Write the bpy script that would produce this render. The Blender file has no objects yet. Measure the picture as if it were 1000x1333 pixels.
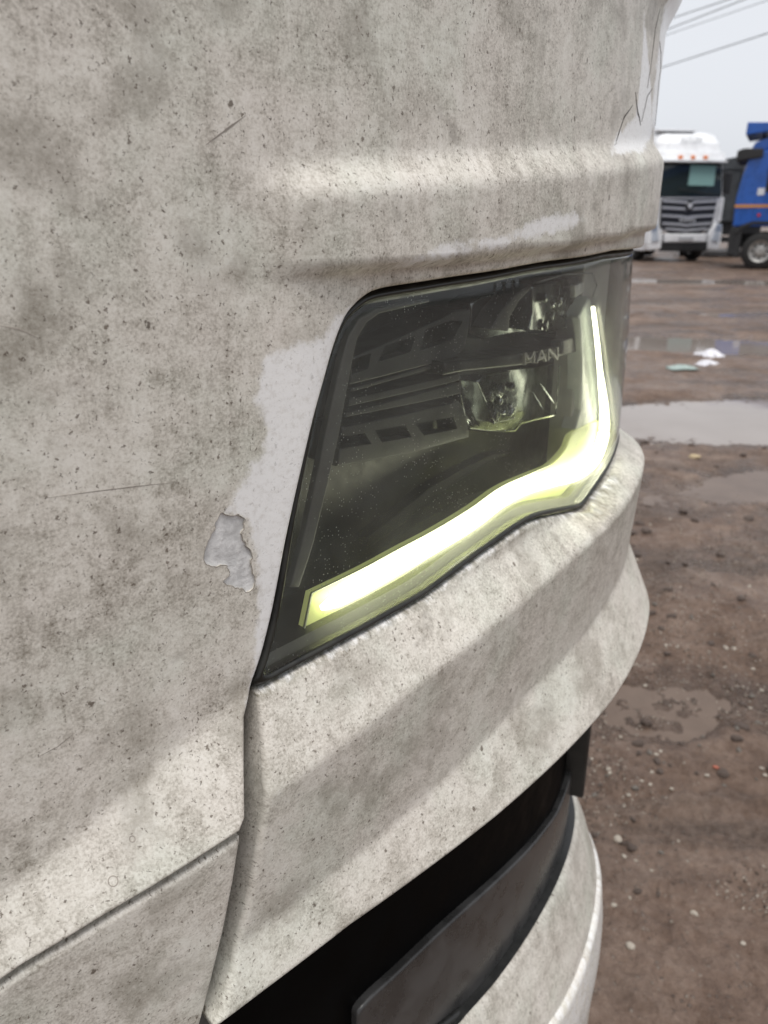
import bpy, bmesh, math, random
import numpy as np
from mathutils import Vector, Matrix
from mathutils.geometry import delaunay_2d_cdt
random.seed(7); RNG = np.random.RandomState(11)
scene = bpy.context.scene
COL = scene.collection
R = math.radians

# ------------------------------------------------------------------ camera
cam = bpy.data.cameras.new('camera')
cam.sensor_fit = 'VERTICAL'; cam.sensor_height = 36.0; cam.lens = 27.0
cam.clip_start = .01; cam.clip_end = 3000
cam.dof.use_dof = True; cam.dof.focus_distance = .43; cam.dof.aperture_fstop = 11.5
camo = bpy.data.objects.new('camera', cam); COL.objects.link(camo)
camo.location = (0, 0, 1.4); camo.rotation_euler = (R(90-21), 0, 0)
scene.camera = camo

# ------------------------------------------------------------------ sky, sun, exposure
SUN_EL, SUN_AZ = R(74), R(170)          # azimuth clockwise from +Y: behind the camera, to its right
world = bpy.data.worlds.new('World'); scene.world = world; world.use_nodes = True
wt = world.node_tree; wt.nodes.clear()
sky = wt.nodes.new('ShaderNodeTexSky'); sky.sky_type = 'NISHITA'; sky.sun_disc = False
sky.sun_elevation = SUN_EL; sky.sun_rotation = SUN_AZ
sky.air_density = 1.0; sky.dust_density = 4.0; sky.ozone_density = 1.0; sky.altitude = 100
hsv = wt.nodes.new('ShaderNodeHueSaturation'); hsv.inputs['Saturation'].default_value = .16
mixw = wt.nodes.new('ShaderNodeMix'); mixw.data_type = 'RGBA'; mixw.inputs[0].default_value = .60
mixw.inputs[7].default_value = (8.6, 8.9, 9.5, 1)      # an even layer of cloud over the clear sky
bg = wt.nodes.new('ShaderNodeBackground'); bg.inputs['Strength'].default_value = .105
wo = wt.nodes.new('ShaderNodeOutputWorld')
wt.links.new(sky.outputs[0], hsv.inputs['Color']); wt.links.new(hsv.outputs[0], mixw.inputs[6])
wt.links.new(mixw.outputs[2], bg.inputs['Color']); wt.links.new(bg.outputs[0], wo.inputs['Surface'])
sl = bpy.data.lights.new('sun', 'SUN'); sl.energy = 1.9; sl.angle = R(28); sl.color = (1.0, .965, .92)
so = bpy.data.objects.new('sun', sl); COL.objects.link(so)
sd = Vector((math.sin(SUN_AZ)*math.cos(SUN_EL), math.cos(SUN_AZ)*math.cos(SUN_EL), math.sin(SUN_EL)))
so.rotation_euler = sd.to_track_quat('Z', 'Y').to_euler(); so.location = (3, -4, 9)
vs = scene.view_settings
vs.view_transform = 'Standard'; vs.look = 'None'; vs.exposure = 0.22; vs.gamma = 1.0; vs.use_curve_mapping = False
scene.cycles.use_denoising = True
scene.cycles.max_bounces = 10; scene.cycles.transparent_max_bounces = 12
scene.cycles.caustics_reflective = False; scene.cycles.caustics_refractive = False

# ---- plan curve of the truck's front: u = metres along the bumper from the outer corner (positive towards the middle), d = metres outwards
CAM_H = 1.4
COR_A, COR_D, COR_L, COR_Y = np.radians(17.6), np.radians(35.0), 0.35, 0.85
COR_X = COR_Y*np.tan(COR_A)
CU = np.linspace(-1.6, 2.4, 4001)
CT = np.where(CU >= 0, COR_A + COR_D*(1-np.exp(-np.maximum(CU, 0)/COR_L)), COR_A - np.minimum(-CU*4.0, np.radians(52)))
_du = CU[1]-CU[0]
_sx = np.concatenate([[0], np.cumsum((np.sin(CT[1:])+np.sin(CT[:-1]))/2*_du)])
_sy = np.concatenate([[0], np.cumsum((np.cos(CT[1:])+np.cos(CT[:-1]))/2*_du)])
_i0 = int(np.argmin(abs(CU)))
CX = COR_X-(_sx-_sx[_i0]); CY = COR_Y-(_sy-_sy[_i0])
def surf(u, z, d):
    u = np.asarray(u, float); t = np.interp(u, CU, CT)
    return np.stack([np.interp(u, CU, CX)+np.cos(t)*d, np.interp(u, CU, CY)-np.sin(t)*d, np.asarray(z, float)+0*u], -1)
def tab(u, *kv):
    k = sorted(kv); return np.interp(u, [a for a, b in k], [b for a, b in k])
def sstep(x, a, b):
    t = np.clip((x-a)/(b-a), 0, 1); return t*t*(3-2*t)
def blur(f, u, z, r, n=9):
    return sum(f(u, z+o) for o in np.linspace(-r, r, n))/n
# ---- how far each panel stands out from the plan curve
def seam_band(u): return tab(u, (.55, 1.160), (.6, 1.150), (.66, 1.128), (.70, 1.112), (.74, 1.100), (1.9, 1.07))
def d_front(u, z):
    u = np.asarray(u, float); z = np.asarray(z, float)
    zt = tab(u, (-.2, 1.470), (.03, 1.468), (.2, 1.454), (.337, 1.442), (.424, 1.435), (.49, 1.429), (.55, 1.423), (1.9, 1.42))
    zb = tab(u, (-.2, 1.452), (.05, 1.452), (.22, 1.435), (.349, 1.425), (.433, 1.418), (.5, 1.414), (.554, 1.409), (1.9, 1.40))
    zl = tab(u, (-.2, 1.391), (.11, 1.389), (.2, 1.385), (.34, 1.379), (.43, 1.377), (.5, 1.375), (1.9, 1.375))
    w = sstep(u, .585, .535); wl = sstep(u, .588, .50)
    hh = tab(u, (0, .0125), (.3, .011), (.6, .009))
    def up(u, z): return np.clip((zt-z)/(zt-zb), 0, 1)
    a = blur(up, u, z, .0024)*hh*w
    lip = sstep(z, zl-.0035, zl+.0005)
    a = a*(lip) + (1-lip)*(a-.0105*wl)
    a = a + .013*sstep(z, 1.562, 1.60)*sstep(u, .5, .15)
    def bd(u, z): return np.clip((seam_band(u)-z)/.055, 0, 1.3)*.027
    return a + blur(bd, u, z, .0035)*sstep(u, .5, .58)
def d_lower(u, z):
    u = np.asarray(u, float); zs = tab(u, (.55, 1.088), (.62, 1.084), (.69, 1.072), (.75, 1.064), (1.9, 1.06))
    return np.clip((seam_band(u)-zs)/.055, 0, 1.3)*.027-.0035-.03*np.clip(zs-np.asarray(z, float), 0, 1)
def z_btop(u): return tab(u, (-.5, 1.160), (.05, 1.160), (.12, 1.157), (.163, 1.146), (.23, 1.150), (.295, 1.158), (.407, 1.153), (.6, 1.146))
def z_c1(u): return tab(u, (-.5, 1.143), (.0, 1.143), (.153, 1.137), (.273, 1.133), (.384, 1.122), (.473, 1.111), (.543, 1.099), (.62, 1.088), (.8, 1.08))
def z_c2(u): return tab(u, (-.5, 1.035), (.1, 1.032), (.21, 1.024), (.312, 1.022), (.425, 1.006), (.494, .998), (.6, .99), (.8, .99))
def d_bump(u, z):
    u = np.asarray(u, float); z = np.asarray(z, float)
    d1 = tab(u, (-.5, .029), (0, .029), (.2, .027), (.4, .024), (.62, .021), (.8, .02))
    fl = tab(u, (-.5, .034), (0, .034), (.2, .031), (.4, .022), (.55, .012), (.8, .010))
    a, b, c = z_btop(u), z_c1(u), z_c2(u)
    def f(u, z):
        t = np.clip((a-z)/np.maximum(a-b, .004), 0, 1); s = np.clip((c-z)/(c-.955), 0, 1.15)
        und = np.clip((b-z)/np.maximum(b-c, .02), 0, 1)
        return .001 + d1*t - .0065*und + fl*s
    return blur(f, u, z, .0026)
def z_bbot(u): return .953 + 0*np.asarray(u, float)
def d_lens(u, z): return tab(np.asarray(z, float), (1.14, -.001), (1.28, -.003), (1.37, -.008)) + 0*np.asarray(u, float)
def d_fog(u, z): return -.020 + 0*np.asarray(u, float)+0*np.asarray(z, float)
def z_skirt(u): return tab(u, (-1.4, .585), (-.3, .59), (-.05, .600), (.03, .608), (.10, .618), (.17, .626), (.24, .632), (.31, .639), (.37, .651), (.5, .656), (1, .66))
def d_skirt(u, z): return tab(np.asarray(z, float)-z_skirt(np.asarray(u, float)), (-.40, .050), (-.25, .050), (-.16, .045), (-.09, .036), (-.04, .020), (0, .003)) + 0*np.asarray(u, float)

# outlines on the truck front, (u, z) in metres
OPEN=[(0.5981,1.1461),(0.5873,1.1666),(0.579,1.1881),(0.5736,1.2062),(0.5654,1.2367),(0.555,1.2707),(0.5451,1.2998),(0.5343,1.324),(0.5287,1.3347),(0.524,1.3423),(0.5188,1.3491),(0.513,1.3538),(0.5037,1.3588),(0.4904,1.3625),(0.4545,1.3643),(0.4222,1.3657),(0.3767,1.3672),(0.3153,1.3701),(0.2458,1.3712),(0.1757,1.3735)]
SEAM=[(0.7636,1.0666),(0.7503,1.0672),(0.7147,1.0712),(0.6759,1.0764),(0.626,1.0844)]
SEAM_R=[(0.621,1.0897),(0.6129,1.1134),(0.6043,1.137)]
LOW_T=[(0.6242,1.0774),(0.6753,1.0702),(0.7147,1.065),(0.7508,1.0611),(0.7642,1.0602)]
LOW_R=[(0.6576,0.954),(0.6488,0.9815),(0.6389,1.0147),(0.6306,1.0478),(0.6241,1.079)]
BTOP=[(0.5917,1.1445),(0.5808,1.1457),(0.5537,1.1472),(0.5209,1.1483),(0.4845,1.1497),(0.4436,1.152),(0.3989,1.1588),(0.3687,1.1623),(0.3317,1.1656),(0.3037,1.1654),(0.2715,1.16),(0.2219,1.1487),(0.1919,1.1421),(0.1624,1.1461),(0.1268,1.1505),(0.1029,1.1524)]
BLEFT=[(0.6497,0.9551),(0.6316,0.9835),(0.6185,1.0226),(0.6093,1.0651),(0.6023,1.0987),(0.5961,1.1222),(0.5921,1.1432)]
FOG_T=[(0.5078,0.7809),(0.5059,0.7881),(0.4933,0.7913),(0.4699,0.7901),(0.3641,0.7802),(0.1907,0.7375),(0.1149,0.7162)]
FOG_B=[(0.3998,0.6636),(0.3257,0.6348),(0.1894,0.6011)]
SKIRT_T=[(0.3688,0.6476),(0.2988,0.6253),(0.2274,0.6123),(0.1743,0.6078)]
CHIP=[(0.6064,1.2596),(0.6014,1.257),(0.5962,1.2556),(0.5925,1.2515),(0.5936,1.2463),(0.5948,1.2448),(0.5922,1.2371),(0.5889,1.231),(0.5902,1.2262),(0.5888,1.2206),(0.5883,1.2138),(0.5922,1.2098),(0.5976,1.2128),(0.6034,1.2171),(0.6078,1.2217),(0.6042,1.2244),(0.6051,1.2297),(0.6109,1.2313),(0.6171,1.2342),(0.6186,1.2389),(0.6161,1.2443),(0.611,1.2512),(0.6087,1.256)]
CLEAN_A=[(0.5074,1.3599),(0.5178,1.3546),(0.5291,1.3491),(0.538,1.3412),(0.5464,1.3388),(0.5591,1.3386),(0.5712,1.3377),(0.5764,1.331),(0.5784,1.3216),(0.5804,1.3141),(0.5759,1.3034),(0.574,1.2961),(0.5769,1.2893),(0.5847,1.2806),(0.5939,1.2723),(0.5993,1.2631),(0.6024,1.2585),(0.5907,1.2519),(0.5868,1.2381),(0.5865,1.2081),(0.591,1.1811),(0.5953,1.158),(0.6011,1.1428),(0.5976,1.1333),(0.586,1.1538),(0.5374,1.2988),(0.5222,1.3387)]
CLEAN_B=[(0.4858,1.375),(0.4619,1.3815),(0.4413,1.386),(0.4029,1.387),(0.3682,1.3919),(0.3498,1.3994),(0.3124,1.4023),(0.2807,1.4009),(0.2985,1.3932),(0.3481,1.3879),(0.4025,1.3825),(0.4481,1.3778)]
CLEAN_C=[(0.1585,1.5537),(0.1478,1.5183),(0.1469,1.4793),(0.2035,1.4605),(0.2253,1.4426),(0.1264,1.4512),(0.0452,1.4698)]
VENT_A=[(0.4726,1.2995),(0.4722,1.3168),(0.421,1.3253),(0.3791,1.3327),(0.3624,1.3366),(0.3399,1.3366),(0.3413,1.3232),(0.3472,1.3076),(0.3605,1.303)]
VENT_A_HOLES=[[(0.4714,1.3156),(0.4533,1.3175),(0.4566,1.3078),(0.4721,1.306)],[(0.4401,1.3206),(0.4081,1.3237),(0.4135,1.3136),(0.4468,1.3109)],[(0.3968,1.3268),(0.3643,1.3308),(0.3509,1.3284),(0.3634,1.3162),(0.4031,1.313)]]
VENT_B=[(0.4809,1.2732),(0.4202,1.2709),(0.3516,1.2691),(0.3452,1.2621),(0.3367,1.2457),(0.3349,1.237),(0.4159,1.241),(0.4862,1.2475)]
VENT_B_HOLES=[[(0.4834,1.2669),(0.4604,1.2653),(0.4538,1.2564),(0.4856,1.2594)],[(0.4504,1.2652),(0.4182,1.2627),(0.4104,1.2525),(0.4435,1.2555)],[(0.4067,1.2617),(0.359,1.258),(0.3526,1.2474),(0.3964,1.2509)]]
RIBS=[[(0.4704,1.2971),(0.3538,1.3031),(0.3514,1.3002),(0.4712,1.2945)],[(0.4729,1.2903),(0.3507,1.29),(0.3504,1.2845),(0.4738,1.2855)],[(0.4754,1.2818),(0.3503,1.2828),(0.3486,1.2741),(0.4763,1.2788)]]
BAR=[(0.3887,1.3046),(0.2785,1.2971),(0.2027,1.2925),(0.1775,1.2973),(0.1314,1.2936),(0.13,1.2792),(0.2006,1.2834),(0.2771,1.2872),(0.3631,1.2947),(0.3882,1.2953)]
BARTIP=[(0.1997,1.2977),(0.1814,1.2982),(0.1477,1.2957),(0.1463,1.2814),(0.1969,1.2859)]
LETTERS=[[(0.2757,1.2877),(0.2771,1.2973)],[(0.2771,1.2973),(0.2677,1.2906)],[(0.2677,1.2906),(0.26,1.2965)],[(0.26,1.2965),(0.2584,1.2866)],[(0.2532,1.2863),(0.2456,1.2957)],[(0.2456,1.2957),(0.234,1.285)],[(0.2501,1.2896),(0.2387,1.2889)],[(0.2283,1.2846),(0.2302,1.2948)],[(0.2302,1.2948),(0.2067,1.283)],[(0.2067,1.283),(0.209,1.2935)]]
BOWL_A=[(0.3239,1.3385),(0.3093,1.3426),(0.2697,1.3437),(0.2142,1.3466),(0.1089,1.3474),(0.0881,1.2939),(0.175,1.3008),(0.254,1.3085),(0.3031,1.3091),(0.3237,1.3159)]
RING_A=[(0.3231,1.3206),(0.3092,1.3327),(0.2878,1.3429),(0.2604,1.3495),(0.2581,1.347),(0.2802,1.3378),(0.294,1.3268),(0.2943,1.3161)]
CRYSTAL_A=[(0.2446,1.3466),(0.1692,1.3478),(0.1472,1.3032),(0.2014,1.3055),(0.2467,1.3113),(0.2409,1.3246)]
CORNER_A=[(0.1768,1.3493),(0.09,1.3491),(0.0576,1.3343),(0.0705,1.3236),(0.1191,1.3136),(0.154,1.3116)]
GLINT_A=[(0.1737,1.3433),(0.1429,1.3448),(0.1247,1.3391),(0.1464,1.3353),(0.1694,1.3327)]
BOWL_B=[(0.3375,1.2853),(0.2972,1.2811),(0.2498,1.2777),(0.1203,1.2644),(0.1193,1.2115),(0.2112,1.2242),(0.2377,1.2212),(0.2816,1.2288),(0.3208,1.239),(0.3351,1.2708)]
BOWL_B_EDGE=[(0.3531,1.2584),(0.3473,1.2471),(0.3161,1.2387),(0.2722,1.2306),(0.2613,1.2349),(0.2297,1.2321),(0.1786,1.226),(0.1779,1.2464),(0.1776,1.2724)]
CORNER_EDGE=[(0.2796,1.3519),(0.2166,1.3552),(0.1379,1.3521),(0.1157,1.3396),(0.1264,1.3304)]
STREAKS=[[(0.2314,1.2648),(0.1929,1.24)],[(0.2476,1.2605),(0.22,1.2396)],[(0.3548,1.2591),(0.3428,1.2489)],[(0.3478,1.2578),(0.337,1.2483)],[(0.3169,1.2609),(0.3198,1.2484)],[(0.2019,1.3458),(0.203,1.3334)],[(0.1804,1.3212),(0.1748,1.3066)]]
CRYSTAL_B=[(0.3178,1.2837),(0.2704,1.28),(0.2524,1.2602),(0.2569,1.2365),(0.2941,1.2403),(0.3266,1.2803)]
FIN=[(0.4538,1.1858),(0.4182,1.1948),(0.3806,1.2052),(0.3382,1.2093),(0.2886,1.211),(0.2515,1.2052),(0.2509,1.2008),(0.288,1.2054),(0.3354,1.2021),(0.3752,1.1956),(0.4135,1.1849),(0.4507,1.1777)]
GUIDE=[(0.5449,1.1437),(0.5331,1.1802),(0.4886,1.1823),(0.4504,1.1853),(0.4163,1.1872),(0.3681,1.1915),(0.3235,1.1972),(0.2697,1.1951),(0.2288,1.1924),(0.1919,1.1987),(0.1657,1.209),(0.0446,1.1928),(0.0173,1.1562),(0.0259,1.1377),(0.0806,1.1314),(0.1525,1.1388),(0.2211,1.1533),(0.2637,1.1566),(0.3061,1.1542),(0.3759,1.1515),(0.45,1.1494),(0.5174,1.1459)]
GUIDE_UP=[(0.1582,1.2086),(0.1453,1.2249),(0.1563,1.2746),(0.1764,1.3172),(0.1505,1.3324),(0.1203,1.313),(0.0813,1.2634),(0.0447,1.2165),(0.0217,1.1839)]
CORE=[(0.5307,1.172),(0.509,1.1738),(0.4731,1.177),(0.4243,1.1807),(0.3771,1.1845),(0.3339,1.191),(0.2961,1.1912),(0.2424,1.1835),(0.1704,1.1706),(0.099,1.1682),(0.0619,1.1831),(0.0719,1.2063),(0.117,1.2544),(0.1483,1.2954),(0.1709,1.3251)]
GUIDE_END=[(0.5491,1.1478),(0.5368,1.1856),(0.5344,1.1837),(0.5455,1.1468)]
CRACK_1=[(0.0753,1.5446),(0.0539,1.539),(0.0356,1.5292),(0.0412,1.5172),(0.0157,1.4835)]
CRACK_2=[(0.1562,1.4952),(0.1488,1.4875),(0.1405,1.4813),(0.1329,1.4788),(0.1256,1.4735)]
CRACK_3=[(0.1613,1.4854),(0.1834,1.4741),(0.1908,1.4651),(0.1988,1.454),(0.2051,1.4528)]
CRACK_4=[(0.0881,1.5064),(0.1093,1.4978),(0.116,1.4865),(0.1232,1.4767)]
CRACK_5=[(0.0949,1.5651),(0.1066,1.548),(0.108,1.5232),(0.1133,1.5033)]
SCRATCH_1=[(0.6895,1.2884),(0.6697,1.2864),(0.6519,1.2844),(0.6288,1.2817)]
SCRATCH_2=[(0.5987,1.4295),(0.5897,1.4349),(0.577,1.4426)]
SCRATCH_3=[(0.6958,1.3608),(0.689,1.359),(0.6822,1.3547)]
SCRATCH_4=[(0.712,1.1659),(0.703,1.1668),(0.6945,1.1703)]
DROP_RING=[(0.6925,1.0869)]
STRIP=[(0.5561,1.1956),(0.5428,1.2286),(0.5313,1.2638),(0.5213,1.2962),(0.5109,1.3256),(0.5052,1.3379),(0.4972,1.3458),(0.4833,1.3502),(0.4345,1.352),(0.4344,1.3506),(0.4801,1.3474),(0.491,1.3431),(0.4986,1.3351),(0.5031,1.3224),(0.5091,1.3009),(0.5152,1.279),(0.5259,1.2483),(0.5374,1.2171),(0.5492,1.1932)]
DROPS=[(0.6925,1.0869,0.0022),(0.6783,1.1017,0.0013)]
CABLE_ENDS=[((-46.714,179.682,7.677),(25.712,-12.098,7.677)),((-27.96,185.492,7.38),(20.357,-13.732,7.38)),((-36.288,183.241,7.201),(22.664,-13.099,7.201)),((-25.504,186.092,6.224),(19.53,-13.901,6.224))]

# ------------------------------------------------------------------ node helper
class NT:
    def __init__(s, name):
        s.m = bpy.data.materials.new(name); s.m.use_nodes = True
        s.t = s.m.node_tree; s.t.nodes.clear()
        s.out = s.t.nodes.new('ShaderNodeOutputMaterial')
    def n(s, kind, **kw):
        nd = s.t.nodes.new(kind)
        for k, v in kw.items(): setattr(nd, k, v)
        return nd
    def put(s, sock, v):
        if isinstance(v, bpy.types.NodeSocket): s.t.links.new(v, sock)
        elif isinstance(v, (tuple, list)) and len(v) == 3 and sock.type == 'RGBA': sock.default_value = (*v, 1)
        else: sock.default_value = v
    def uv(s): return s.n('ShaderNodeUVMap').outputs[0]
    def obj(s): return s.n('ShaderNodeTexCoord').outputs['Object']
    def geo(s): return s.n('ShaderNodeNewGeometry').outputs['Position']
    def attr(s, name):
        a = s.n('ShaderNodeAttribute'); a.attribute_name = name; return a.outputs['Fac']
    def mapv(s, v, scale=(1, 1, 1), loc=(0, 0, 0)):
        m = s.n('ShaderNodeMapping'); s.put(m.inputs['Vector'], v); m.inputs['Scale'].default_value = scale; m.inputs['Location'].default_value = loc
        return m.outputs[0]
    def noise(s, v, sc, det=4, ro=.55, dist=0, color=False):
        m = s.n('ShaderNodeTexNoise'); s.put(m.inputs['Vector'], v)
        m.inputs['Scale'].default_value = sc; m.inputs['Detail'].default_value = det; m.inputs['Roughness'].default_value = ro; m.inputs['Distortion'].default_value = dist
        return m.outputs[1 if color else 0]
    def vor(s, v, sc, rand=1.0, feature='F1', dims='2D'):
        m = s.n('ShaderNodeTexVoronoi'); m.voronoi_dimensions = dims; m.feature = feature
        s.put(m.inputs['Vector'], v); m.inputs['Scale'].default_value = sc; m.inputs['Randomness'].default_value = rand
        return m.outputs
    def math(s, op, a, b=0.0, c=None):
        m = s.n('ShaderNodeMath', operation=op); s.put(m.inputs[0], a); s.put(m.inputs[1], b)
        if c is not None: s.put(m.inputs[2], c)
        return m.outputs[0]
    def vadd(s, a, b):
        m = s.n('ShaderNodeVectorMath', operation='ADD'); s.put(m.inputs[0], a); s.put(m.inputs[1], b); return m.outputs[0]
    def vscale(s, a, f):
        m = s.n('ShaderNodeVectorMath', operation='SCALE'); s.put(m.inputs[0], a); s.put(m.inputs['Scale'], f); return m.outputs[0]
    def step(s, x, a, b, lo=0.0, hi=1.0):
        m = s.n('ShaderNodeMapRange'); m.interpolation_type = 'SMOOTHSTEP'
        s.put(m.inputs[0], x); s.put(m.inputs[1], a); s.put(m.inputs[2], b); s.put(m.inputs[3], lo); s.put(m.inputs[4], hi)
        return m.outputs[0]
    def ramp(s, f, stops):
        m = s.n('ShaderNodeValToRGB'); e = m.color_ramp.elements
        while len(e) < len(stops): e.new(.5)
        for i, (p, c) in enumerate(stops): e[i].position = p; e[i].color = (*c, 1)
        s.put(m.inputs[0], f); return m.outputs[0]
    def mix(s, f, a, b, mode='MIX'):
        m = s.n('ShaderNodeMix'); m.data_type = 'RGBA'; m.blend_type = mode
        s.put(m.inputs[0], f); s.put(m.inputs[6], a); s.put(m.inputs[7], b); return m.outputs[2]
    def bump(s, h, dist, strength=1.0, normal=None):
        m = s.n('ShaderNodeBump'); s.put(m.inputs['Height'], h); m.inputs['Distance'].default_value = dist; m.inputs['Strength'].default_value = strength
        if normal is not None: s.put(m.inputs['Normal'], normal)
        return m.outputs[0]
    def bsdf(s, **kw):
        b = s.n('ShaderNodeBsdfPrincipled')
        names = dict(color='Base Color', rough='Roughness', metal='Metallic', spec='Specular IOR Level', normal='Normal', coat='Coat Weight', coat_rough='Coat Roughness', trans='Transmission Weight', ior='IOR', alpha='Alpha', emit='Emission Color', emit_s='Emission Strength')
        for k, v in kw.items(): s.put(b.inputs[names[k]], v)
        return b.outputs[0]
    def done(s, sh): s.t.links.new(sh, s.out.inputs['Surface']); return s.m

def plain(name, c, rough=.5, metal=0.0, var=.25, scale=40, spec=.5, coat=0.0, bump=0.0):
    n = NT(name); v = n.obj(); f = n.noise(v, scale, 5, .6)
    col = n.mix(n.step(f, .35, .65), tuple(x*(1-var) for x in c), tuple(min(1, x*(1+var)) for x in c))
    rg = n.step(f, .3, .7, max(.02, rough*.8), min(1, rough*1.2))
    kw = dict(color=col, rough=rg, metal=metal, spec=spec, coat=coat)
    if bump: kw['normal'] = n.bump(f, bump, .6)
    return n.done(n.bsdf(**kw))

# ------------------------------------------------------------------ road film on white truck paint
def dirty_paint(name, dirt=1.0, streak=0.0, seed=0.0):
    n = NT(name)
    uv = n.mapv(n.uv(), (1, 1, 1), (seed*3.1, seed*1.7, 0))
    warp = n.vscale(n.vadd(n.noise(uv, 14, 3, .6, color=True), (-.5, -.5, -.5)), .03)
    uw = n.vadd(uv, warp)
    big = n.noise(uw, 7.5, 5, .62); mid = n.noise(uw, 38, 6, .68); sm = n.noise(uv, 170, 5, .7); fine = n.noise(uv, 620, 3, .7)
    mott = n.noise(n.mapv(uv, (1, 1.25, 1)), 300, 4, .75)
    g = n.math('MULTIPLY', big, .26); g = n.math('MULTIPLY_ADD', mid, .28, g); g = n.math('MULTIPLY_ADD', sm, .30, g); g = n.math('MULTIPLY_ADD', fine, .36, g)
    if streak:
        st = n.noise(n.mapv(uv, (75, 3.0, 1)), 1.0, 4, .6)
        g = n.math('MULTIPLY_ADD', n.math('SUBTRACT', st, .5), streak, g)
    col = n.ramp(g, [(.470, (.265, .242, .205)), (.552, (.480, .452, .405)), (.617, (.630, .602, .550)), (.70, (.735, .712, .665))])
    tint = n.noise(uw, 11, 4, .6)
    col = n.mix(1.0, col, n.ramp(tint, [(.36, (.965, .99, .95)), (.50, (1, .992, .965)), (.64, (1.01, .988, .968))]), 'MULTIPLY')
    blot = n.math('MULTIPLY', n.step(n.noise(uw, 17, 3, .55), .52, .68), n.step(n.noise(uv, 260, 4, .75), .30, .60, .45, 1.0))
    col = n.mix(n.math('MULTIPLY', blot, .60*dirt), col, n.mix(n.noise(uv, 9, 2), (.245, .230, .185), (.275, .240, .200)))
    # brownish soft stains
    stain = n.math('MULTIPLY', n.step(n.noise(uw, 26, 4, .6), .60, .72), n.step(n.noise(uv, 120, 4, .7), .35, .62))
    col = n.mix(n.math('MULTIPLY', stain, .55*dirt), col, (.19, .165, .135))
    # wiped or washed places
    mask = n.math('MULTIPLY_ADD', n.math('SUBTRACT', n.noise(uv, 90, 5, .65), .5), .016, n.attr('clean'))
    mask = n.math('MULTIPLY_ADD', n.math('SUBTRACT', n.noise(uv, 420, 3, .7), .5), .004, mask)
    clean = n.step(mask, -.0022, .0030)
    cleancol = n.mix(n.step(n.noise(uv, 230, 5, .7), .46, .70), (.86, .855, .845), (.72, .705, .68))
    col = n.mix(n.math('MULTIPLY', clean, .90), col, cleancol)
    # flecks of mud: three sizes, ragged
    wv = n.vscale(n.vadd(n.noise(uv, 420, 4, .7, color=True), (-.5, -.5, -.5)), .0060)
    tot = None
    for sc, prob, big_r, op, str_ in ((80, .16, .095, .85, (1, .7, 1)), (150, .26, .10, .80, (.8, 1, 1)), (270, .42, .16, .78, (1, .7, 1)), (520, .46, .23, .66, (1, .85, 1))):
        vo = n.vor(n.mapv(n.vadd(uv, wv), str_, (sc*.013, sc*.007, 0)), sc)
        sep = n.n('ShaderNodeSeparateColor'); n.put(sep.inputs[0], vo['Color'])
        rr = n.math('MULTIPLY', n.step(sep.outputs[0], 1-prob, 1.0), big_r)
        rr = n.math('MULTIPLY', rr, n.math('ADD', sep.outputs[1], .25))
        d = n.math('SUBTRACT', rr, vo['Distance'])
        sp = n.math('MULTIPLY', n.step(d, -.03, .035), n.math('MULTIPLY', n.step(rr, .012, .04), op))
        tot = sp if tot is None else n.math('MAXIMUM', tot, sp)
    tot = n.math('MULTIPLY', tot, n.step(clean, 0, 1, 1.0, .35))
    col = n.mix(tot, col, n.mix(n.noise(uv, 60, 2), (.055, .045, .034), (.16, .12, .085)))
    gr = n.math('MULTIPLY', n.attr('grime'), n.step(n.noise(uv, 150, 5, .75), .40, .60))
    col = n.mix(n.math('MULTIPLY', gr, .7), col, (.10, .088, .05))
    rough = n.step(clean, 0, 1, .47, .26)
    h = n.math('MULTIPLY_ADD', tot, .8, n.math('MULTIPLY', sm, .5)); h = n.math('MULTIPLY_ADD', fine, .35, h)
    return n.done(n.bsdf(color=col, rough=rough, spec=.42, normal=n.bump(h, .00035, .55)))

M = {}
M['paint'] = dirty_paint('dirty_white_paint', 1.0, .16)
M['paint_low'] = dirty_paint('dirty_white_bumper', 1.0, .0, 4.0)
M['paint_skirt'] = dirty_paint('dirty_white_skirt', .8, .10, 9.0)
M['primer'] = plain('grey_primer', (.62, .615, .605), .6, var=.16, scale=140, bump=.0018, spec=.25)
M['paint_edge'] = plain('paint_flake_edge', (.30, .27, .23), .6, scale=200)
M['crack'] = plain('crack_dirt', (.035, .03, .026), .8)
M['scratch'] = plain('scratch_dirt', (.34, .305, .265), .8)
M['gap'] = plain('gap_grime', (.085, .08, .072), .75, scale=120, bump=.0004)
M['rubber'] = plain('black_rubber', (.018, .018, .017), .38, scale=90)
M['rubber_grime'] = plain('grimy_black_rubber', (.016, .016, .013), .45, scale=60, var=.5)
M['black_in'] = plain('dark_lamp_plastic', (.022, .023, .022), .35, scale=80)
M['fin'] = plain('dark_fin_plastic', (.022, .023, .022), .6, scale=60, spec=.2)
M['grey_in'] = plain('grey_lamp_plastic', (.060, .062, .060), .42, scale=60, var=.12)
M['bezel'] = plain('lamp_bezel', (.17, .172, .155), .45, scale=60, var=.1)
M['side'] = plain('lamp_side_shell', (.60, .61, .57), .35, scale=20, var=.1)
M['hole'] = plain('vent_hole', (.006, .006, .006), .7)
M['chrome'] = plain('lamp_chrome', (.55, .57, .57), .12, 1.0, var=.1)
M['dark_chrome'] = plain('dark_lamp_chrome', (.16, .17, .17), .14, 1.0, var=.3, scale=120)
M['glint'] = plain('white_glint', (.72, .74, .72), .25, .0, var=.08)  # white that stands in for a glint inside the lamp
M['letter'] = plain('pale_lettering', (.36, .355, .34), .4, .3, var=.1)
M['fog_gloss'] = plain('black_gloss_panel', (.003, .003, .003), .45, var=.3, scale=30, spec=.02)
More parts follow.
